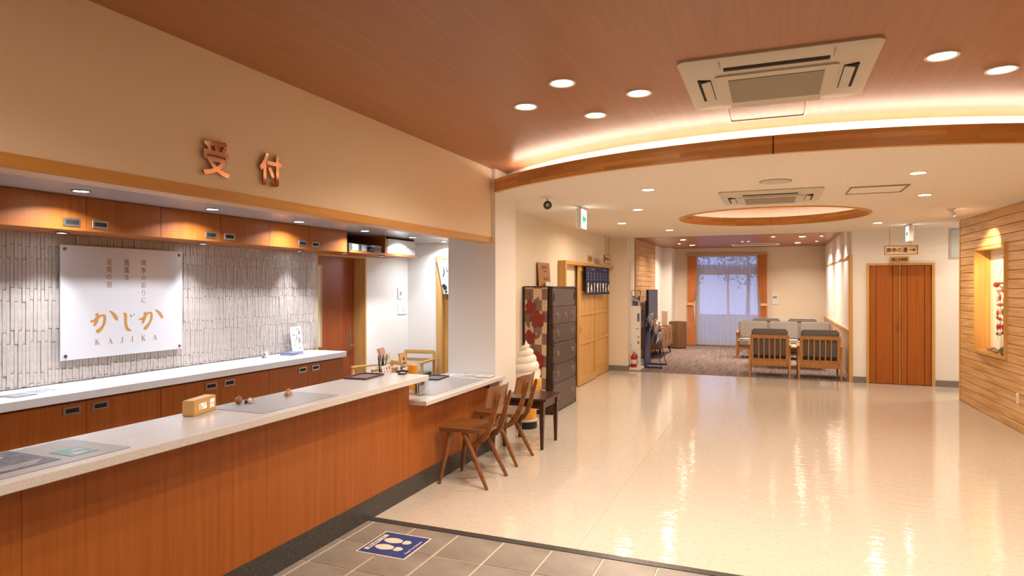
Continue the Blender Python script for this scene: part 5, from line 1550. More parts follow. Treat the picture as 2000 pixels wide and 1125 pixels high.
for k in (0, 1):
    b = bmesh.new(); y0, y1 = (-0.785, -0.006) if k == 0 else (0.006, 0.785)
    rings = []
    for z in (0.0, -0.16, -0.32, -0.48):
        sw = 0.010 * (-z) / 0.48
        pts = [(0.014 + sw * math.sin(i * 1.1 + k), y0 + (y1 - y0) * i / 12, z) for i in range(13)]
        rings.append(pts + [(x - 0.004, y, z_) for x, y, z_ in reversed(pts)])
    loft(b, rings); p = obj('cloth', b, 'navy', t, smooth=True)
    TN = frame((0.026, (y0 + y1) / 2, 0), (0, 1, 0), (0, 0, 1))
    b = bmesh.new()
    for c_ in range(4):
        cx = -0.30 + 0.2 * c_
        rnd = random.Random(c_ + 10 * k)
        # white brush figures, lower half of the cloth: four shapes in turn
        q = (c_ + 2 * k) % 4
        if q == 0:
            flat(b, [(cx - 0.05, -0.285), (cx + 0.05, -0.285), (cx + 0.02, -0.335), (cx + 0.045, -0.37), (cx + 0.04, -0.44), (cx - 0.045, -0.44), (cx - 0.05, -0.37), (cx - 0.02, -0.335)], TN, 0.0006)
        elif q == 1:
            flat(b, [(cx - 0.02, -0.30), (cx + 0.02, -0.30), (cx + 0.055, -0.38), (cx + 0.055, -0.44), (cx + 0.03, -0.44), (cx + 0.02, -0.40), (cx - 0.02, -0.40), (cx - 0.03, -0.44), (cx - 0.055, -0.44), (cx - 0.055, -0.38)], TN, 0.0006)
        elif q == 2:
            flat(b, [(cx - 0.045, -0.285), (cx + 0.04, -0.285), (cx + 0.03, -0.32), (cx + 0.018, -0.44), (cx - 0.018, -0.44), (cx - 0.02, -0.32)], TN, 0.0006)
        else:
            flat(b, [(cx - 0.06, -0.285), (cx + 0.06, -0.285), (cx + 0.055, -0.36), (cx + 0.03, -0.375), (cx + 0.045, -0.44), (cx + 0.02, -0.44), (cx, -0.39), (cx - 0.02, -0.44), (cx - 0.045, -0.44), (cx - 0.03, -0.375), (cx - 0.055, -0.36)], TN, 0.0006)
    obj('white_print', b, 'offwhite_print', t)
    b = bmesh.new()
    for c_ in range(4):
        cx = -0.30 + 0.2 * c_
        for j in range(3):
            z_ = -0.12 - 0.05 * j
            ribbon(b, [(cx - 0.03, z_, 0.008), (cx + 0.025, z_ - 0.004, 0.012)], TN, 0.0006)
            ribbon(b, [(cx + 0.005 * j, z_ + 0.014, 0.009), (cx - 0.01, z_ - 0.026, 0.007)], TN, 0.0009)
    ribbon(b, [(-0.12, -0.055, 0.008), (0.12, -0.055, 0.008)], TN, 0.0006)
    obj('grey_print', b, 'greylabel', t)
t = thing('door_plaque', 'small square yellow wooden plaque above the navy curtain', 'plaque', (XL, 10.86, 2.03))
obj('plate', bm_box(0, 0.012, -0.14, 0.14, 0, 0.11), 'oak', t, bevel=0.003)
b = bmesh.new()
for k in range(2):
    flat(b, rect(-0.09, 0.09, 0.035 + 0.03 * k, 0.047 + 0.03 * k), frame((0.0122, 0, 0), (0, 1, 0), (0, 0, 1)), 0.0004)
obj('lettering', b, 'brownink', t)
def hang_sign(label, x, y, z0, z1, w, words, rz):
    t = thing('hanging_sign', label, 'sign', (x, y, z0), rz, 'hanging wooden direction signs')
    h = z1 - z0
    obj('panel', bm_box(-w / 2, w / 2, -0.006, 0.006, 0.006, h - 0.006), 'lightwood', t)
    b = bmesh.new(); e_ = 0.009
    box(b, -w / 2 - e_, -w / 2 + 0.001, -0.011, 0.011, 0, h); box(b, w / 2 - 0.001, w / 2 + e_, -0.011, 0.011, 0, h); box(b, -w / 2, w / 2, -0.011, 0.011, h - e_, h); box(b, -w / 2, w / 2, -0.011, 0.011, 0, e_)
    obj('sign_frame', b, 'chairwood', t)
    for s_ in (-0.36, 0.30):
        b = bmesh.new(); tube(b, [(s_ * w, 0, h), (s_ * w, 0, ZL - z0)], 0.0022, 6); obj('hanging_wire', b, 'blackmetal', t)
    Tn = pl_ny(-0.0065)
    text('lettering', words, 0.079 * (w / 0.43 if w < 0.4 else 1), 'brownink', t, Tn @ Matrix.Translation((-0.058 * w / 0.43, h / 2, 0)), bold=0.0025, depth=0.0003, sx=0.92)
    b = bmesh.new(); c_ = w * 0.37
    q = w / 0.43
    flat(b, [(c_ - 0.055 * q, -0.006 * q), (c_, -0.006 * q), (c_, -0.024 * q), (c_ + 0.045 * q, 0), (c_, 0.024 * q), (c_, 0.006 * q), (c_ - 0.055 * q, 0.006 * q)], Tn @ Matrix.Translation((0, h / 2, 0)), 0.0006)
    obj('arrow', b, 'brownink', t)
hang_sign('hanging wooden sign with an arrow above the double wooden door', 1.835, 11.5, 2.098, 2.238, 0.43, '庚申の湯', 0.0)
hang_sign('hanging wooden sign seen edge on beside the navy curtain', -2.75, 11.30, 2.02, 2.165, 0.41, '庚申の湯', PI / 2)
t = thing('door_plaque', 'small brown wooden plaque on the wall above the double door', 'plaque', (1.911, YE, 2.005))
obj('plate', bm_box(-0.135, 0.135, -0.012, 0, 0, 0.085), 'oak_x', t, bevel=0.003)
text('lettering', '車いす席場', 0.043, 'brownink', t, pl_ny(-0.0125, 0, 0.042), bold=0.0018, depth=0.0003, sx=1.0)

# double wooden door
d4 = struct_empty('door_4')
b = bmesh.new(); box(b, 1.435, 1.475, YE - 0.02, YE + 0.05, 0, 1.985); box(b, 2.365, 2.405, YE - 0.02, YE + 0.05, 0, 1.985); box(b, 1.475, 2.365, YE - 0.02, YE + 0.05, 1.95, 1.985)
obj('door_frame', b, 'oak', d4)
for x0, x1, pp in ((1.478, 1.905, (0.0, 0.10, 0.34, 0.427)), (1.935, 2.362, (0.0, 0.09, 0.33, 0.427))):
    lf = obj('door_leaf', bm_box(x0, x1, YE + 0.012, YE + 0.04, 0.006, 1.948), 'tansu_side', d4)
    for a, c_ in zip(pp, pp[1:]):
        obj('panel', bm_box(x0 + a + 0.004, x0 + c_ - 0.004, YE + 0.002, YE + 0.0118, 0.008, 1.946), 'cherry', lf)
obj('meeting_strip', bm_box(1.907, 1.933, YE + 0.006, YE + 0.04, 0.006, 1.948), 'sofawood', d4)
b = bmesh.new(); box(b, 1.885, 1.90, YE - 0.012, YE + 0.004, 0.88, 1.0); obj('handle', b, 'copper', d4)

# ---------------------------------------------------------------- niche ornaments
t = thing('hanging_ornament', 'hanging mobile of red and white cloth ornaments in the wall niche', 'ornament', (0, 0, 0))
t.matrix_world = TR @ Matrix.Translation((1.20, 0.10, 1.645))
b = bmesh.new(); tube(b, [(-0.17, 0, 0), (0.2, 0, 0)], 0.012, 8); obj('rod', b, 'binwood', t, smooth=True)
for sx in (-0.17, 0.2):
    b = bmesh.new(); bmesh.ops.create_uvsphere(b, u_segments=12, v_segments=8, radius=0.035, matrix=Matrix.Translation((sx, 0, -0.02))); obj('end_ball', b, 'redfab', t, smooth=True)
b = bmesh.new(); tube(b, [(-0.1, 0, 0.01), (0.015, 0.02, 0.36), (0.13, 0, 0.01)], 0.002, 5); obj('hanging_string', b, 'darkgrey', t)
rnd = random.Random(3)
for c_, sx in enumerate((-0.12, -0.04, 0.06, 0.15)):
    b = bmesh.new(); tube(b, [(sx, 0, 0), (sx, 0, -0.70 + 0.05 * c_)], 0.002, 5); obj('thread', b, 'darkgrey', t)
    for k in range(7):
        z = -0.08 - 0.09 * k + rnd.uniform(-.015, .015)
        m_ = rnd.choice(('redfab', 'redfab', 'paper', 'greenrock', 'pinkish'))
        b = bmesh.new()
        if k % 2 == 0:
            bmesh.ops.create_icosphere(b, subdivisions=2, radius=0.024, matrix=Matrix.Translation((sx, -0.004, z)) @ Matrix.Diagonal((1.2, 0.7, 0.9, 1)))
        else:
            lathe(b, [(0.004, z + 0.03), (0.016, z - 0.005), (0.008, z - 0.045), (0.002, z - 0.05)], 8, (sx, -0.004, 0))
        obj('cloth_charm', b, m_, t, smooth=True)
def rock(label, s, off, r, m_, sq, seed):
    b = bmesh.new(); bmesh.ops.create_icosphere(b, subdivisions=2, radius=1)
    rr = random.Random(seed)
    zmin = 9
    for v in b.verts:
        v.co = Vector((v.co.x * r * sq, v.co.y * r, v.co.z * r * 0.8)) * rr.uniform(0.82, 1.1)
        zmin = min(zmin, v.co.z)
    p = rw(s, NZ0, off)
    o = obj('decor_stone', b, m_); o.location = (p.x, p.y, NZ0 - zmin + 0.0005); o.rotation_euler = (0, 0, rr.uniform(0, 3))
    tag(o, label, 'stone', 'stones on the niche shelf')
rock('small pale stone at the far end of the niche shelf', 0.92, 0.05, 0.026, 'rockstone', 1.1, 1)
rock('long beige stone left of the niche shelf centre', 1.10, 0.04, 0.036, 'rockstone', 1.6, 2)
rock('beige stone at the niche shelf centre', 1.28, 0.02, 0.036, 'rockstone', 1.2, 3)
rock('pale stone next to the green stone in the niche', 1.43, 0.045, 0.036, 'rockstone', 1.2, 4)
rock('big greenish stone at the near end of the niche shelf', 1.58, 0.03, 0.07, 'greenrock', 1.3, 5)

# ---------------------------------------------------------------- lounge furniture
def armchair(label, loc, rotz=0.0, w=0.64):
    """Faces +Y (its slatted back towards the camera)."""
    t = thing('lounge_armchair', label, 'armchair', loc, rotz, 'oak lounge armchairs')
    hw = w / 2
    Tb = Matrix.Translation((0, -0.30, 0.20)) @ Matrix.Rotation(math.radians(10), 4, 'X')
    b = bmesh.new()
    box(b, -hw, -hw + 0.055, -0.012, 0.012, 0.07, 0.555, T=Tb); box(b, hw - 0.055, hw, -0.012, 0.012, 0.07, 0.555, T=Tb)
    box(b, -hw + 0.055, hw - 0.055, -0.012, 0.012, 0.495, 0.555, T=Tb); box(b, -hw + 0.055, hw - 0.055, -0.012, 0.012, 0.07, 0.125, T=Tb)
    obj('back_frame', b, 'sofawood', t)
    for k in range(5):
        x = -hw + 0.055 + (w - 0.11) * (k + 1) / 6
        obj('slat', bm_box(x - 0.011, x + 0.011, -0.008, 0.008, 0.125, 0.495, T=Tb), 'sofawood', t)
    obj('rear_rail', bm_box(-hw + 0.01, hw - 0.01, -0.335, -0.305, 0.19, 0.262), 'sofawood', t, bevel=0.004)
    obj('front_rail', bm_box(-hw + 0.01, hw - 0.01, 0.32, 0.345, 0.22, 0.28), 'sofawood', t, bevel=0.004)
    for s_ in (-1, 1):
        x = s_ * (hw + 0.008)
        b = bmesh.new(); loft(b, [[(x + a * q, y + c_ * q, z) for a, c_ in ((-1, -1), (1, -1), (1, 1), (-1, 1))] for z, y, q in ((0, -0.40, 0.013), (0.22, -0.345, 0.02), (0.54, -0.27, 0.016))]); obj('leg', b, 'sofawood', t)
        b = bmesh.new(); loft(b, [[(x + a * q, y + c_ * q, z) for a, c_ in ((-1, -1), (1, -1), (1, 1), (-1, 1))] for z, y, q in ((0, 0.37, 0.013), (0.25, 0.345, 0.02), (0.54, 0.32, 0.016))]); obj('leg', b, 'sofawood', t)
        b = bmesh.new(); prism(b, rrect(x - 0.028, x + 0.028, -0.33, 0.37, 0.02), 0.024, Matrix.Translation((0, 0, 0.54))); obj('armrest', b, 'sofawood', t)
        obj('side_rail', bm_box(x - 0.012, x + 0.012, -0.33, 0.34, 0.215, 0.262), 'sofawood', t)
    Tc = Matrix.Translation((0, -0.29, 0.20)) @ Matrix.Rotation(math.radians(10), 4, 'X')
    obj('back_cushion', bm_box(-hw + 0.02, hw - 0.02, 0.012, 0.13, 0.16, 0.645, T=Tc), 'darkfab', t, smooth=True, bevel=0.03, seg=3)
    obj('seat_cushion', bm_box(-hw + 0.02, hw - 0.02, -0.24, 0.36, 0.265, 0.385), 'darkfab', t, smooth=True, bevel=0.03, seg=3)
    return t
ac0 = armchair('oak slatted lounge armchair with its back to the hall, left of two', (-0.06, 12.60, 0.004))
dup(ac0, (0.745, 12.60, 0.004), 'oak slatted lounge armchair with its back to the hall, right one beside the wainscot')
dup(ac0, (-0.15, 16.72, 0.004), 'charcoal lounge armchair behind the grey sofa, nearer the window')
dup(ac0, (0.63, 16.72, 0.004), 'charcoal lounge armchair behind the grey sofa, nearer the lounge right wall')
t = thing('lounge_sofa', 'three seat grey sofa with wooden frame facing the hall', 'sofa', (0.225, 15.55, 0.004))
hw = 0.965
obj('base_rail', bm_box(-hw, hw, -0.34, -0.31, 0.20, 0.27), 'sofawood', t, bevel=0.004); obj('base_rail', bm_box(-hw, hw, 0.28, 0.31, 0.20, 0.27), 'sofawood', t, bevel=0.004)
b = bmesh.new(); box(b, -hw, hw, 0.33, 0.355, 0.62, 0.70); box(b, -hw, hw, 0.29, 0.315, 0.27, 0.33)
for k in range(16):
    x = -hw + 0.06 + (2 * hw - 0.12) * k / 15
    box(b, x - 0.011, x + 0.011, 0.305, 0.33, 0.30, 0.66)
obj('back_frame', b, 'sofawood', t)
for s_ in (-1, 1):
    x = s_ * (hw + 0.01)
    for y in (-0.33, 0.32):
        b = bmesh.new(); loft(b, [[(x + a * q, y + c_ * q + (0.02 if y > 0 else -0.02) * (1 - z / 0.56), z) for a, c_ in ((-1, -1), (1, -1), (1, 1), (-1, 1))] for z, q in ((0, 0.014), (0.25, 0.022), (0.56, 0.016))]); obj('leg', b, 'sofawood', t)
    b = bmesh.new(); prism(b, rrect(x - 0.03, x + 0.03, -0.40, 0.36, 0.02), 0.025, Matrix.Translation((0, 0, 0.56))); obj('armrest', b, 'sofawood', t)
    obj('side_rail', bm_box(x - 0.012, x + 0.012, -0.31, 0.31, 0.21, 0.262), 'sofawood', t)
for k in range(3):
    x0 = -hw + 0.005 + k * (2 * hw - 0.01) / 3; x1 = x0 + (2 * hw - 0.01) / 3 - 0.006
    obj('seat_cushion', bm_box(x0, x1, -0.36, 0.24, 0.275, 0.43), 'greyfab', t, smooth=True, bevel=0.035, seg=3)
    Tc = Matrix.Translation((0, 0.19, 0.40)) @ Matrix.Rotation(math.radians(-11), 4, 'X')
    obj('back_cushion', bm_box(x0, x1, -0.06, 0.07, 0.0, 0.42, T=Tc), 'greyfab', t, smooth=True, bevel=0.035, seg=3)
t = thing('coffee_table', 'low oak coffee table between the armchairs and the grey sofa', 'table', (0.26, 13.98, 0.004))
obj('table_top', bm_box(-0.62, 0.62, -0.32, 0.32, 0.395, 0.425), 'lightwood', t, bevel=0.006)
obj('lower_shelf', bm_box(-0.52, 0.52, -0.24, 0.24, 0.27, 0.29), 'binwood', t)
b = bmesh.new(); box(b, -0.55, 0.55, -0.27, -0.25, 0.33, 0.395); box(b, -0.55, 0.55, 0.25, 0.27, 0.33, 0.395); obj('apron', b, 'binwood', t)
for sx in (-1, 1):
    for sy in (-1, 1):
        b = bmesh.new(); loft(b, [[(sx * x + a * q, sy * y + c_ * q, z) for a, c_ in ((-1, -1), (1, -1), (1, 1), (-1, 1))] for z, x, y, q in ((0, 0.59, 0.30, 0.014), (0.395, 0.53, 0.255, 0.024))]); obj('leg', b, 'binwood', t)
# sideboard, TV, bin
sb = thing('sideboard', 'teak sideboard on splayed black legs under the television', 'sideboard', (-2.51, 15.25, 0.004))
b = bmesh.new()
prism(b, rrect(-0.85, 0.85, 0.20, 0.67, 0.05), 0.42, Matrix(((0, 0, 1, -0.20), (1, 0, 0, 0), (0, 1, 0, 0), (0, 0, 0, 1))))
obj('body', b, 'teakbox', sb)
for k in range(3):
    y0 = -0.80 + k * 0.535
    d = obj('door', bm_box(0.22, 0.232, y0, y0 + 0.53, 0.24, 0.63), 'teakbox', sb, bevel=0.003, seg=1)
    b = bmesh.new(); tube(b, [(0.232, y0 + 0.46, 0.40), (0.247, y0 + 0.46, 0.41), (0.247, y0 + 0.46, 0.50), (0.232, y0 + 0.46, 0.51)], 0.006, 6); obj('handle', b, 'blackmetal', d)
for x, y, dx, dy in ((0.15, -0.6, 0.05, -0.1), (0.15, 0.6, 0.05, 0.1), (-0.15, -0.6, -0.02, -0.1), (-0.15, 0.6, -0.02, 0.1)):
    b = bmesh.new(); tube(b, [(x, y, 0.205), (x + dx, y + dy, 0.0)], [0.024, 0.012], 8); obj('leg', b, 'blackmetal', sb, smooth=True)
tv = thing('television', 'large flat black television standing on the teak sideboard', 'television', (-2.50, 14.62, 0.676))
obj('case', bm_box(-0.05, 0.0, -0.60, 0.60, 0.14, 0.86), 'tvblack', tv, bevel=0.006)
obj('screen', bm_box(0.0, 0.002, -0.585, 0.585, 0.155, 0.845), 'tvblack', tv)
obj('back_housing', bm_box(-0.12, -0.05, -0.35, 0.35, 0.22, 0.62), 'black', tv, bevel=0.01)
obj('neck', bm_box(-0.05, -0.01, -0.06, 0.06, 0.012, 0.16), 'black', tv); obj('foot', bm_box(-0.10, 0.08, -0.25, 0.25, 0, 0.012), 'black', tv, bevel=0.003)
t = thing('waste_bin', 'large round brown wooden bin beside the orange curtain', 'bin', (-2.30, 17.15, 0.004))
b = bmesh.new(); lathe(b, [(0.19, 0), (0.21, 0.03), (0.225, 0.67), (0.228, 0.69), (0.21, 0.69), (0.195, 0.08), (0.001, 0.07)], 32); obj('body', b, 'binwood', t, smooth=True)
b = bmesh.new()
for k in range(32):
    a = 2 * PI * (k + 0.5) / 32
    Tq_ = Matrix.Rotation(a, 4, 'Z')
    box(b, 0.205, 0.2255, -0.018, 0.018, 0.03, 0.685, T=Tq_)
obj('stave', b, 'binwood', t)['kind'] = 'stuff'
t = thing('table_frame', 'small white framed card standing on the sideboard behind the television', 'frame', (-2.42, 15.75, 0.676), 0.9)
obj('frame_border', bm_box(-0.006, 0.006, -0.10, 0.10, 0, 0.34), 'whiteplastic', t); b = bmesh.new(); ribbon(b, [(-0.03, 0.22, .015), (0.03, 0.22, .015), (0.03, 0.12, .012), (-0.02, 0.10, .012)], frame((0.0065, 0, 0), (0, 1, 0), (0, 0, 1)), 0.0006); obj('print', b, 'ink', t)
t = thing('remote_tray', 'thin dark tray lying at the far end of the sideboard', 'tray', (-2.42, 15.35, 0.676))
obj('plate', bm_box(-0.12, 0.12, -0.16, 0.16, 0, 0.012), 'darkleather', t, bevel=0.004); obj('rim', bm_box(-0.125, -0.115, -0.165, 0.165, 0, 0.022), 'darkleather', t)
t = thing('tissue_box', 'small pale box with a white tissue on the sideboard', 'box', (-2.345, 14.50, 0.676), 0.0)
obj('box_body', bm_box(-0.05, 0.05, -0.11, 0.11, 0, 0.07), 'lightwood', t, bevel=0.004); b = bmesh.new(); lathe(b, [(0.035, 0.07), (0.02, 0.10), (0.03, 0.14), (0.003, 0.12)], 7); obj('tissue', b, 'paper', t)
t = thing('wall_intercom', 'flat white panel on the lounge far wall right of the curtain', 'panel', (0.043, YF, 1.14))
obj('plate', bm_box(-0.08, 0.08, -0.015, 0, 0, 0.29), 'whiteplastic', t, bevel=0.004); obj('display', bm_box(-0.05, 0.05, -0.018, -0.015, 0.15, 0.22), 'greylabel', t)
# white stand, extinguisher, rack with brochures
t = thing('white_stand', 'tall narrow white stand with stickers at the lounge corner', 'stand', (-2.47, 12.47, 0.004))
obj('panel', bm_box(-0.085, 0.085, -0.02, 0.10, 0.05, 1.22), 'whiteplastic', t, bevel=0.004)
obj('foot', bm_box(-0.10, 0.13, -0.24, 0.20, 0, 0.05), 'whiteplastic', t, bevel=0.006)
Tn = pl_ny(-0.0205)
for x, z, w, h, m_ in ((0.055, 1.0, 0.045, 0.16, 'bluegrey'), (0.055, 0.62, 0.035, 0.05, 'yellow'), (0.055, 0.52, 0.03, 0.06, 'bluegrey'), (0.035, 0.78, 0.05, 0.012, 'ink')):
    b = bmesh.new(); flat(b, rect(x - w / 2, x + w / 2, z - h / 2, z + h / 2), Tn, 0.0006); obj('sticker', b, m_, t)
t = thing('fire_extinguisher', 'red fire extinguisher standing on the white foot at the lounge corner', 'fire extinguisher', (-2.478, 12.335, 0.055))
b = bmesh.new(); lathe(b, [(0.05, 0), (0.058, 0.012), (0.058, 0.20), (0.05, 0.225), (0.025, 0.25), (0.02, 0.265)], 20); obj('cylinder', b, 'red', t, smooth=True)
b = bmesh.new(); lathe(b, [(0.0585, 0.07), (0.0585, 0.15)], 20); obj('label', b, 'offwhite_print', t)
b = bmesh.new(); box(b, -0.012, 0.012, -0.012, 0.012, 0.262, 0.29); box(b, -0.05, 0.012, -0.008, 0.008, 0.29, 0.30); box(b, -0.055, 0.0, -0.006, 0.006, 0.272, 0.279); obj('valve', b, 'steel', t)
b = bmesh.new(); tube(b, [(0.012, 0, 0.275), (0.05, -0.01, 0.26), (0.068, -0.01, 0.20), (0.066, -0.01, 0.08)], 0.007, 8); obj('hose', b, 'black', t, smooth=True)
t = thing('red_sign_post', 'slim red tag post behind the fire extinguisher', 'sign', (-2.545, 12.33, 0.055))
obj('post', bm_box(-0.004, 0.004, -0.004, 0.004, 0, 0.42), 'whiteplastic', t); obj('tag', bm_box(-0.02, 0.02, -0.003, 0.003, 0.36, 0.45), 'pinkish', t)
rk = thing('brochure_rack', 'navy metal brochure rack leaning back beside the white stand', 'rack', (-2.22, 13.02, 0.004))
TR_ = Matrix.Identity(4)
for s_ in (-1, 1):
    b = bmesh.new(); y = s_ * 0.30
    box(b, -0.13, 0.22, y - 0.014, y + 0.014, 0, 0.03); obj('foot', b, 'navy_metal', rk)
    b = bmesh.new(); box(b, -0.14, -0.11, y - 0.012, y + 0.012, 0.03, 1.05); obj('post', b, 'navy_metal', rk)
    b = bmesh.new(); tube(b, [(-0.125, y, 1.03), (0.12, y, 0.60)], 0.010, 6); obj('side_rail', b, 'navy_metal', rk)
    b = bmesh.new(); tube(b, [(0.03, y, 0.75), (0.20, y, 0.03)], 0.008, 6); obj('stay', b, 'navy_metal', rk)
for k in range(4):
    x, z = -0.10 + 0.065 * k, 0.98 - 0.12 * k
    b = bmesh.new(); box(b, x - 0.03, x + 0.035, -0.29, 0.29, z - 0.16, z - 0.155); box(b, x + 0.032, x + 0.036, -0.29, 0.29, z - 0.155, z - 0.10); box(b, x - 0.034, x - 0.03, -0.29, 0.29, z - 0.16, z - 0.02)
    obj('pocket', b, 'navy_metal', rk)
b = bmesh.new(); box(b, -0.14, -0.11, -0.29, 0.29, 0.03, 0.06); box(b, -0.135, -0.115, -0.29, 0.29, 0.06, 0.80); obj('back_sheet', b, 'navy_metal', rk)
bcol = ('bluegrey', 'paper', 'photo_pale', 'pinkish', 'photo_dark', 'offwhite_print', 'lightwood', 'paper')
rows = ('top', 'second', 'third', 'lowest'); cols = ('nearest', 'middle', 'farthest')
for k in range(4):
    for j in range(3):
        x, z = -0.10 + 0.065 * k, 0.98 - 0.12 * k
        p = thing('brochure', '%s brochure in the %s pocket of the navy rack' % (cols[j], rows[k]), 'brochure', (-2.22 + x, 13.02 - 0.19 + 0.19 * j, 0.004 + z - 0.154), 0, 'brochures in the navy rack')
        Tq_ = Matrix.Rotation(math.radians(12), 4, 'Y')
        obj('pages', bm_box(-0.008, 0.008, -0.075, 0.075, 0.005, 0.235, T=Tq_), bcol[(k * 3 + j) % 8], p)
        obj('cover_print', bm_box(0.0082, 0.0090, -0.055, 0.055, 0.14, 0.21, T=Tq_), bcol[(k * 3 + j + 3) % 8], p)
wr2 = thing('wire_brochure_holder', 'black wire brochure holder standing on top of the white stand', 'rack', (-2.47, 12.51, 1.2245))
b = bmesh.new()
for s_ in (-1, 1):
    tube(b, [(s_ * 0.08, -0.045, 0.0), (s_ * 0.08, -0.055, 0.10), (s_ * 0.085, 0.0, 0.30)], 0.005, 6); tube(b, [(s_ * 0.08, -0.045, 0.005), (s_ * 0.08, 0.045, 0.005)], 0.005, 6)
tube(b, [(-0.08, -0.056, 0.08), (0.08, -0.056, 0.08)], 0.005, 6); tube(b, [(-0.085, 0, 0.30), (0.085, 0, 0.30)], 0.005, 6)
obj('wire_frame', b, 'blackmetal', wr2, smooth=True)
for k, (x, m_, h, lb) in enumerate(((-0.045, 'bluegrey', 0.20, 'blue brochure in the black wire holder'), (0.005, 'photo_dark', 0.17, 'dark brochure in the black wire holder'), (0.05, 'offwhite_print', 0.23, 'pale brochure in the black wire holder'))):
    p = thing('brochure', lb, 'brochure', (-2.47 + x, 12.50, 1.2245), 0, 'brochures in the wire holder')
    Tq_ = Matrix.Rotation(math.radians(-10), 4, 'X')
    obj('pages', bm_box(-0.03, 0.03, -0.006 + 0.009 * k, 0.001 + 0.009 * k, 0.006, h, T=Tq_), m_, p)
    obj('cover_print', bm_box(-0.022, 0.022, -0.0068 + 0.009 * k, -0.006 + 0.009 * k, h * 0.5, h * 0.85, T=Tq_), bcol[k + 2], p)

# ---------------------------------------------------------------- window, curtains, outside
w1 = struct_empty('window_1')
b = bmesh.new()
box(b, WX0, WX0 + 0.05, YF + 0.05, YF + 0.12, 0, WZ); box(b, WX1 - 0.05, WX1, YF + 0.05, YF + 0.12, 0, WZ); box(b, WX0, WX1, YF + 0.05, YF + 0.12, WZ - 0.05, WZ); box(b, WX0, WX1, YF + 0.05, YF + 0.12, 0, 0.05)
box(b, WX0, WX1, YF + 0.05, YF + 0.12, 1.98, 2.05)
obj('window_frame', b, 'steel', w1)
for k, (x0, x1, yy_) in enumerate(((WX0 + 0.05, -1.09, 0.06), (-1.15, WX1 - 0.05, 0.09))):
    b = bmesh.new()
    box(b, x0, x0 + 0.05, YF + yy_, YF + yy_ + 0.025, 0.05, 1.98); box(b, x1 - 0.05, x1, YF + yy_, YF + yy_ + 0.025, 0.05, 1.98); box(b, x0 + 0.05, x1 - 0.05, YF + yy_, YF + yy_ + 0.025, 0.05, 0.12); box(b, x0 + 0.05, x1 - 0.05, YF + yy_, YF + yy_ + 0.025, 1.92, 1.98)
    s_ = obj('sash', b, 'steel', w1)
    obj('pane', bm_box(x0 + 0.05, x1 - 0.05, YF + yy_ + 0.01, YF + yy_ + 0.014, 0.12, 1.92), 'glass', s_)
obj('pane', bm_box(WX0 + 0.05, WX1 - 0.05, YF + 0.08, YF + 0.084, 2.05, WZ - 0.05), 'glass', w1)
def drape(label, x0, x1, side):
    t = thing('window_curtain', label, 'curtain', (0, 0, 0), 0, 'orange curtains at the lounge window')
    b = bmesh.new(); rings = []
    cx = (x0 + x1) / 2; hw0 = (x1 - x0) / 2
    zs = (2.44, 2.2, 1.9, 1.6, 1.35, 1.22, 1.14, 1.05, 0.85, 0.5, 0.02)
    wf = (1, 1.0, 0.98, 0.92, 0.80, 0.66, 0.60, 0.62, 0.72, 0.82, 0.86)
    for z, f in zip(zs, wf):
        sh = side * hw0 * (1 - f) * 0.9
        pts = [(cx + sh + hw0 * f * (i / 20 - 1), YF - 0.09 + 0.028 * math.sin(i * 1.25 + z * 0.6), z) for i in range(41)]
        rings.append(pts + [(x, y - 0.004, z_) for x, y, z_ in reversed(pts)])
    loft(b, rings); obj('cloth', b, 'orange', t, smooth=True)
    sh = side * hw0 * 0.4 * 0.9
    b = bmesh.new(); c_ = cx + sh
    pr = [(c_ + (hw0 * 0.62 + 0.012) * math.cos(a), YF - 0.09 + 0.05 * math.sin(a)) for a in [2 * PI * k / 20 for k in range(20)]]
    loft(b, [[(x, y, 1.10) for x, y in pr], [(x, y, 1.17) for x, y in pr]], cap=False)
    obj('tie_band', b, 'orange', t, smooth=True)
drape('orange curtain tied back at the left of the lounge window, beside the bin', -2.17, -1.90, -1)
drape('orange curtain tied back at the right of the lounge window', -0.40, -0.14, 1)
t = thing('curtain_rail', 'thin wooden curtain rail across the top of the lounge window', 'rail')
obj('rail', bm_box(-2.2, -0.12, YF - 0.12, YF - 0.045, 2.445, 2.475), 'oak_x', t); obj('bracket', bm_box(-1.15, -1.11, YF - 0.045, YF, 2.445, 2.47), 'oak_x', t)
for x0, x1, lb in ((-1.93, -1.12, 'white lace curtain covering the left half of the lounge window'), (-1.13, -0.30, 'white lace curtain covering the right half of the lounge window')):
    t = thing('lace_curtain', lb, 'curtain', (0, 0, 0), 0, 'lace curtains')
    b = bmesh.new(); rings = []
    for z in (2.44, 1.6, 0.8, 0.03):
        rings.append([(x0 + (x1 - x0) * i / 60, YF - 0.03 + 0.014 * math.sin(i * 0.95) , z) for i in range(61)])
    loft(b, rings, closed=False, cap=False)
    obj('cloth', b, 'sheer', t, smooth=True)
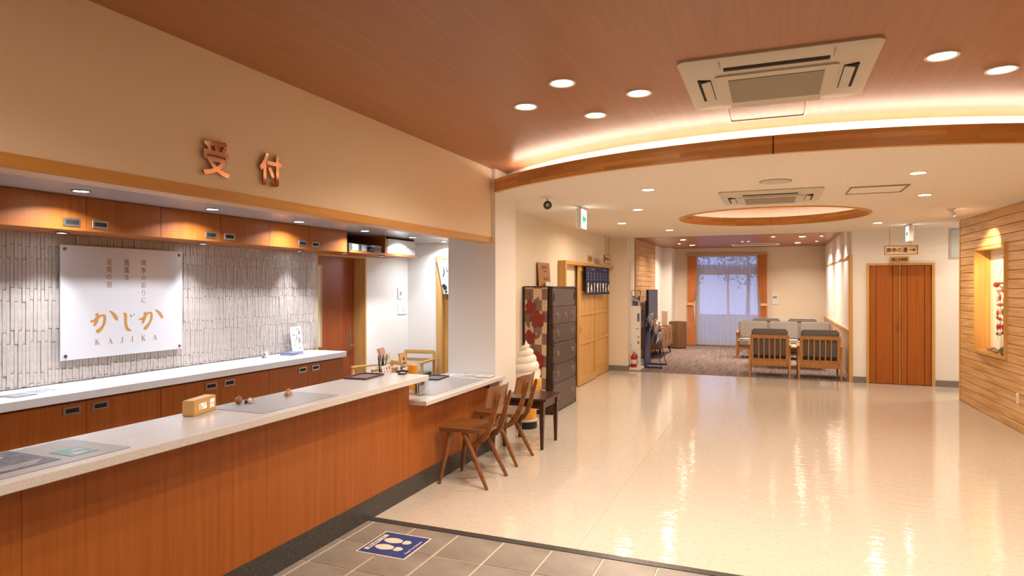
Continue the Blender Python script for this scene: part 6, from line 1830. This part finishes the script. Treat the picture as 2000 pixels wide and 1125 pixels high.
# outside: terrace, low wall, house with lowered shutter, shrubs
struct(obj('terrace', bm_box(-14, 12, YF + 0.16, YF + 16, -0.2, -0.05), 'concrete'))
struct(obj('wall_terrace', bm_box(-8, 7, YF + 2.6, YF + 2.75, -0.05, 0.75), 'shutter'))
b = bmesh.new(); box(b, -4, -0.9, YF + 1.9, YF + 2.2, -0.05, 0.3)
for k in range(14):
    xx = -8 + 1.05 * k
    box(b, xx, xx + 0.05, YF + 2.58, YF + 2.6, -0.05, 0.75)
struct(obj('terrace_kerb', b, 'shutter'))
ev_ = thing('eave', 'grey eave above the terrace outside the lounge window', 'eave')
obj('board', bm_box(-5, 3, YF + 0.16, YF + 1.2, 2.05, 2.20), 'shutter', ev_); obj('gutter', bm_box(-5, 3, YF + 1.2, YF + 1.3, 2.0, 2.12), 'steel', ev_)
rnd = random.Random(5)
for k, (x, y, h, r, lb) in enumerate(((-3.2, 23.5, 3.4, 1.2, 'bluish garden tree outside, left of the window middle'), (-0.9, 25.5, 4.2, 1.5, 'tall garden tree outside in the middle of the window'), (1.0, 23.2, 2.8, 1.1, 'low garden tree outside at the right edge of the window'))):
    t = thing('garden_tree', lb, 'tree', (x, y, -0.05), 0, 'trees beyond the terrace')
    b = bmesh.new(); tube(b, [(0, 0, 0), (0.05, 0, h * 0.5), (0, 0.05, h * 0.8)], [0.10, 0.07, 0.03], 8); obj('trunk', b, 'binwood', t)
    b = bmesh.new()
    for q in range(1500):
        d = Vector((rnd.gauss(0, 1), rnd.gauss(0, 1), rnd.gauss(0, 0.9))).normalized() * r * rnd.uniform(0.35, 1)
        c_ = Vector((0, 0, h * 0.72)) + d
        u = Vector((rnd.uniform(-1, 1), rnd.uniform(-1, 1), rnd.uniform(-1, 1))).normalized(); w_ = u.cross(Vector((0.3, 0.5, 0.8))).normalized()
        s_ = rnd.uniform(0.04, 0.09)
        b.faces.new([b.verts.new(c_ + u * s_), b.verts.new(c_ + w_ * s_ * 0.6), b.verts.new(c_ - u * s_), b.verts.new(c_ - w_ * s_ * 0.6)])
    obj('foliage', b, 'leaf', t)['kind'] = 'stuff'
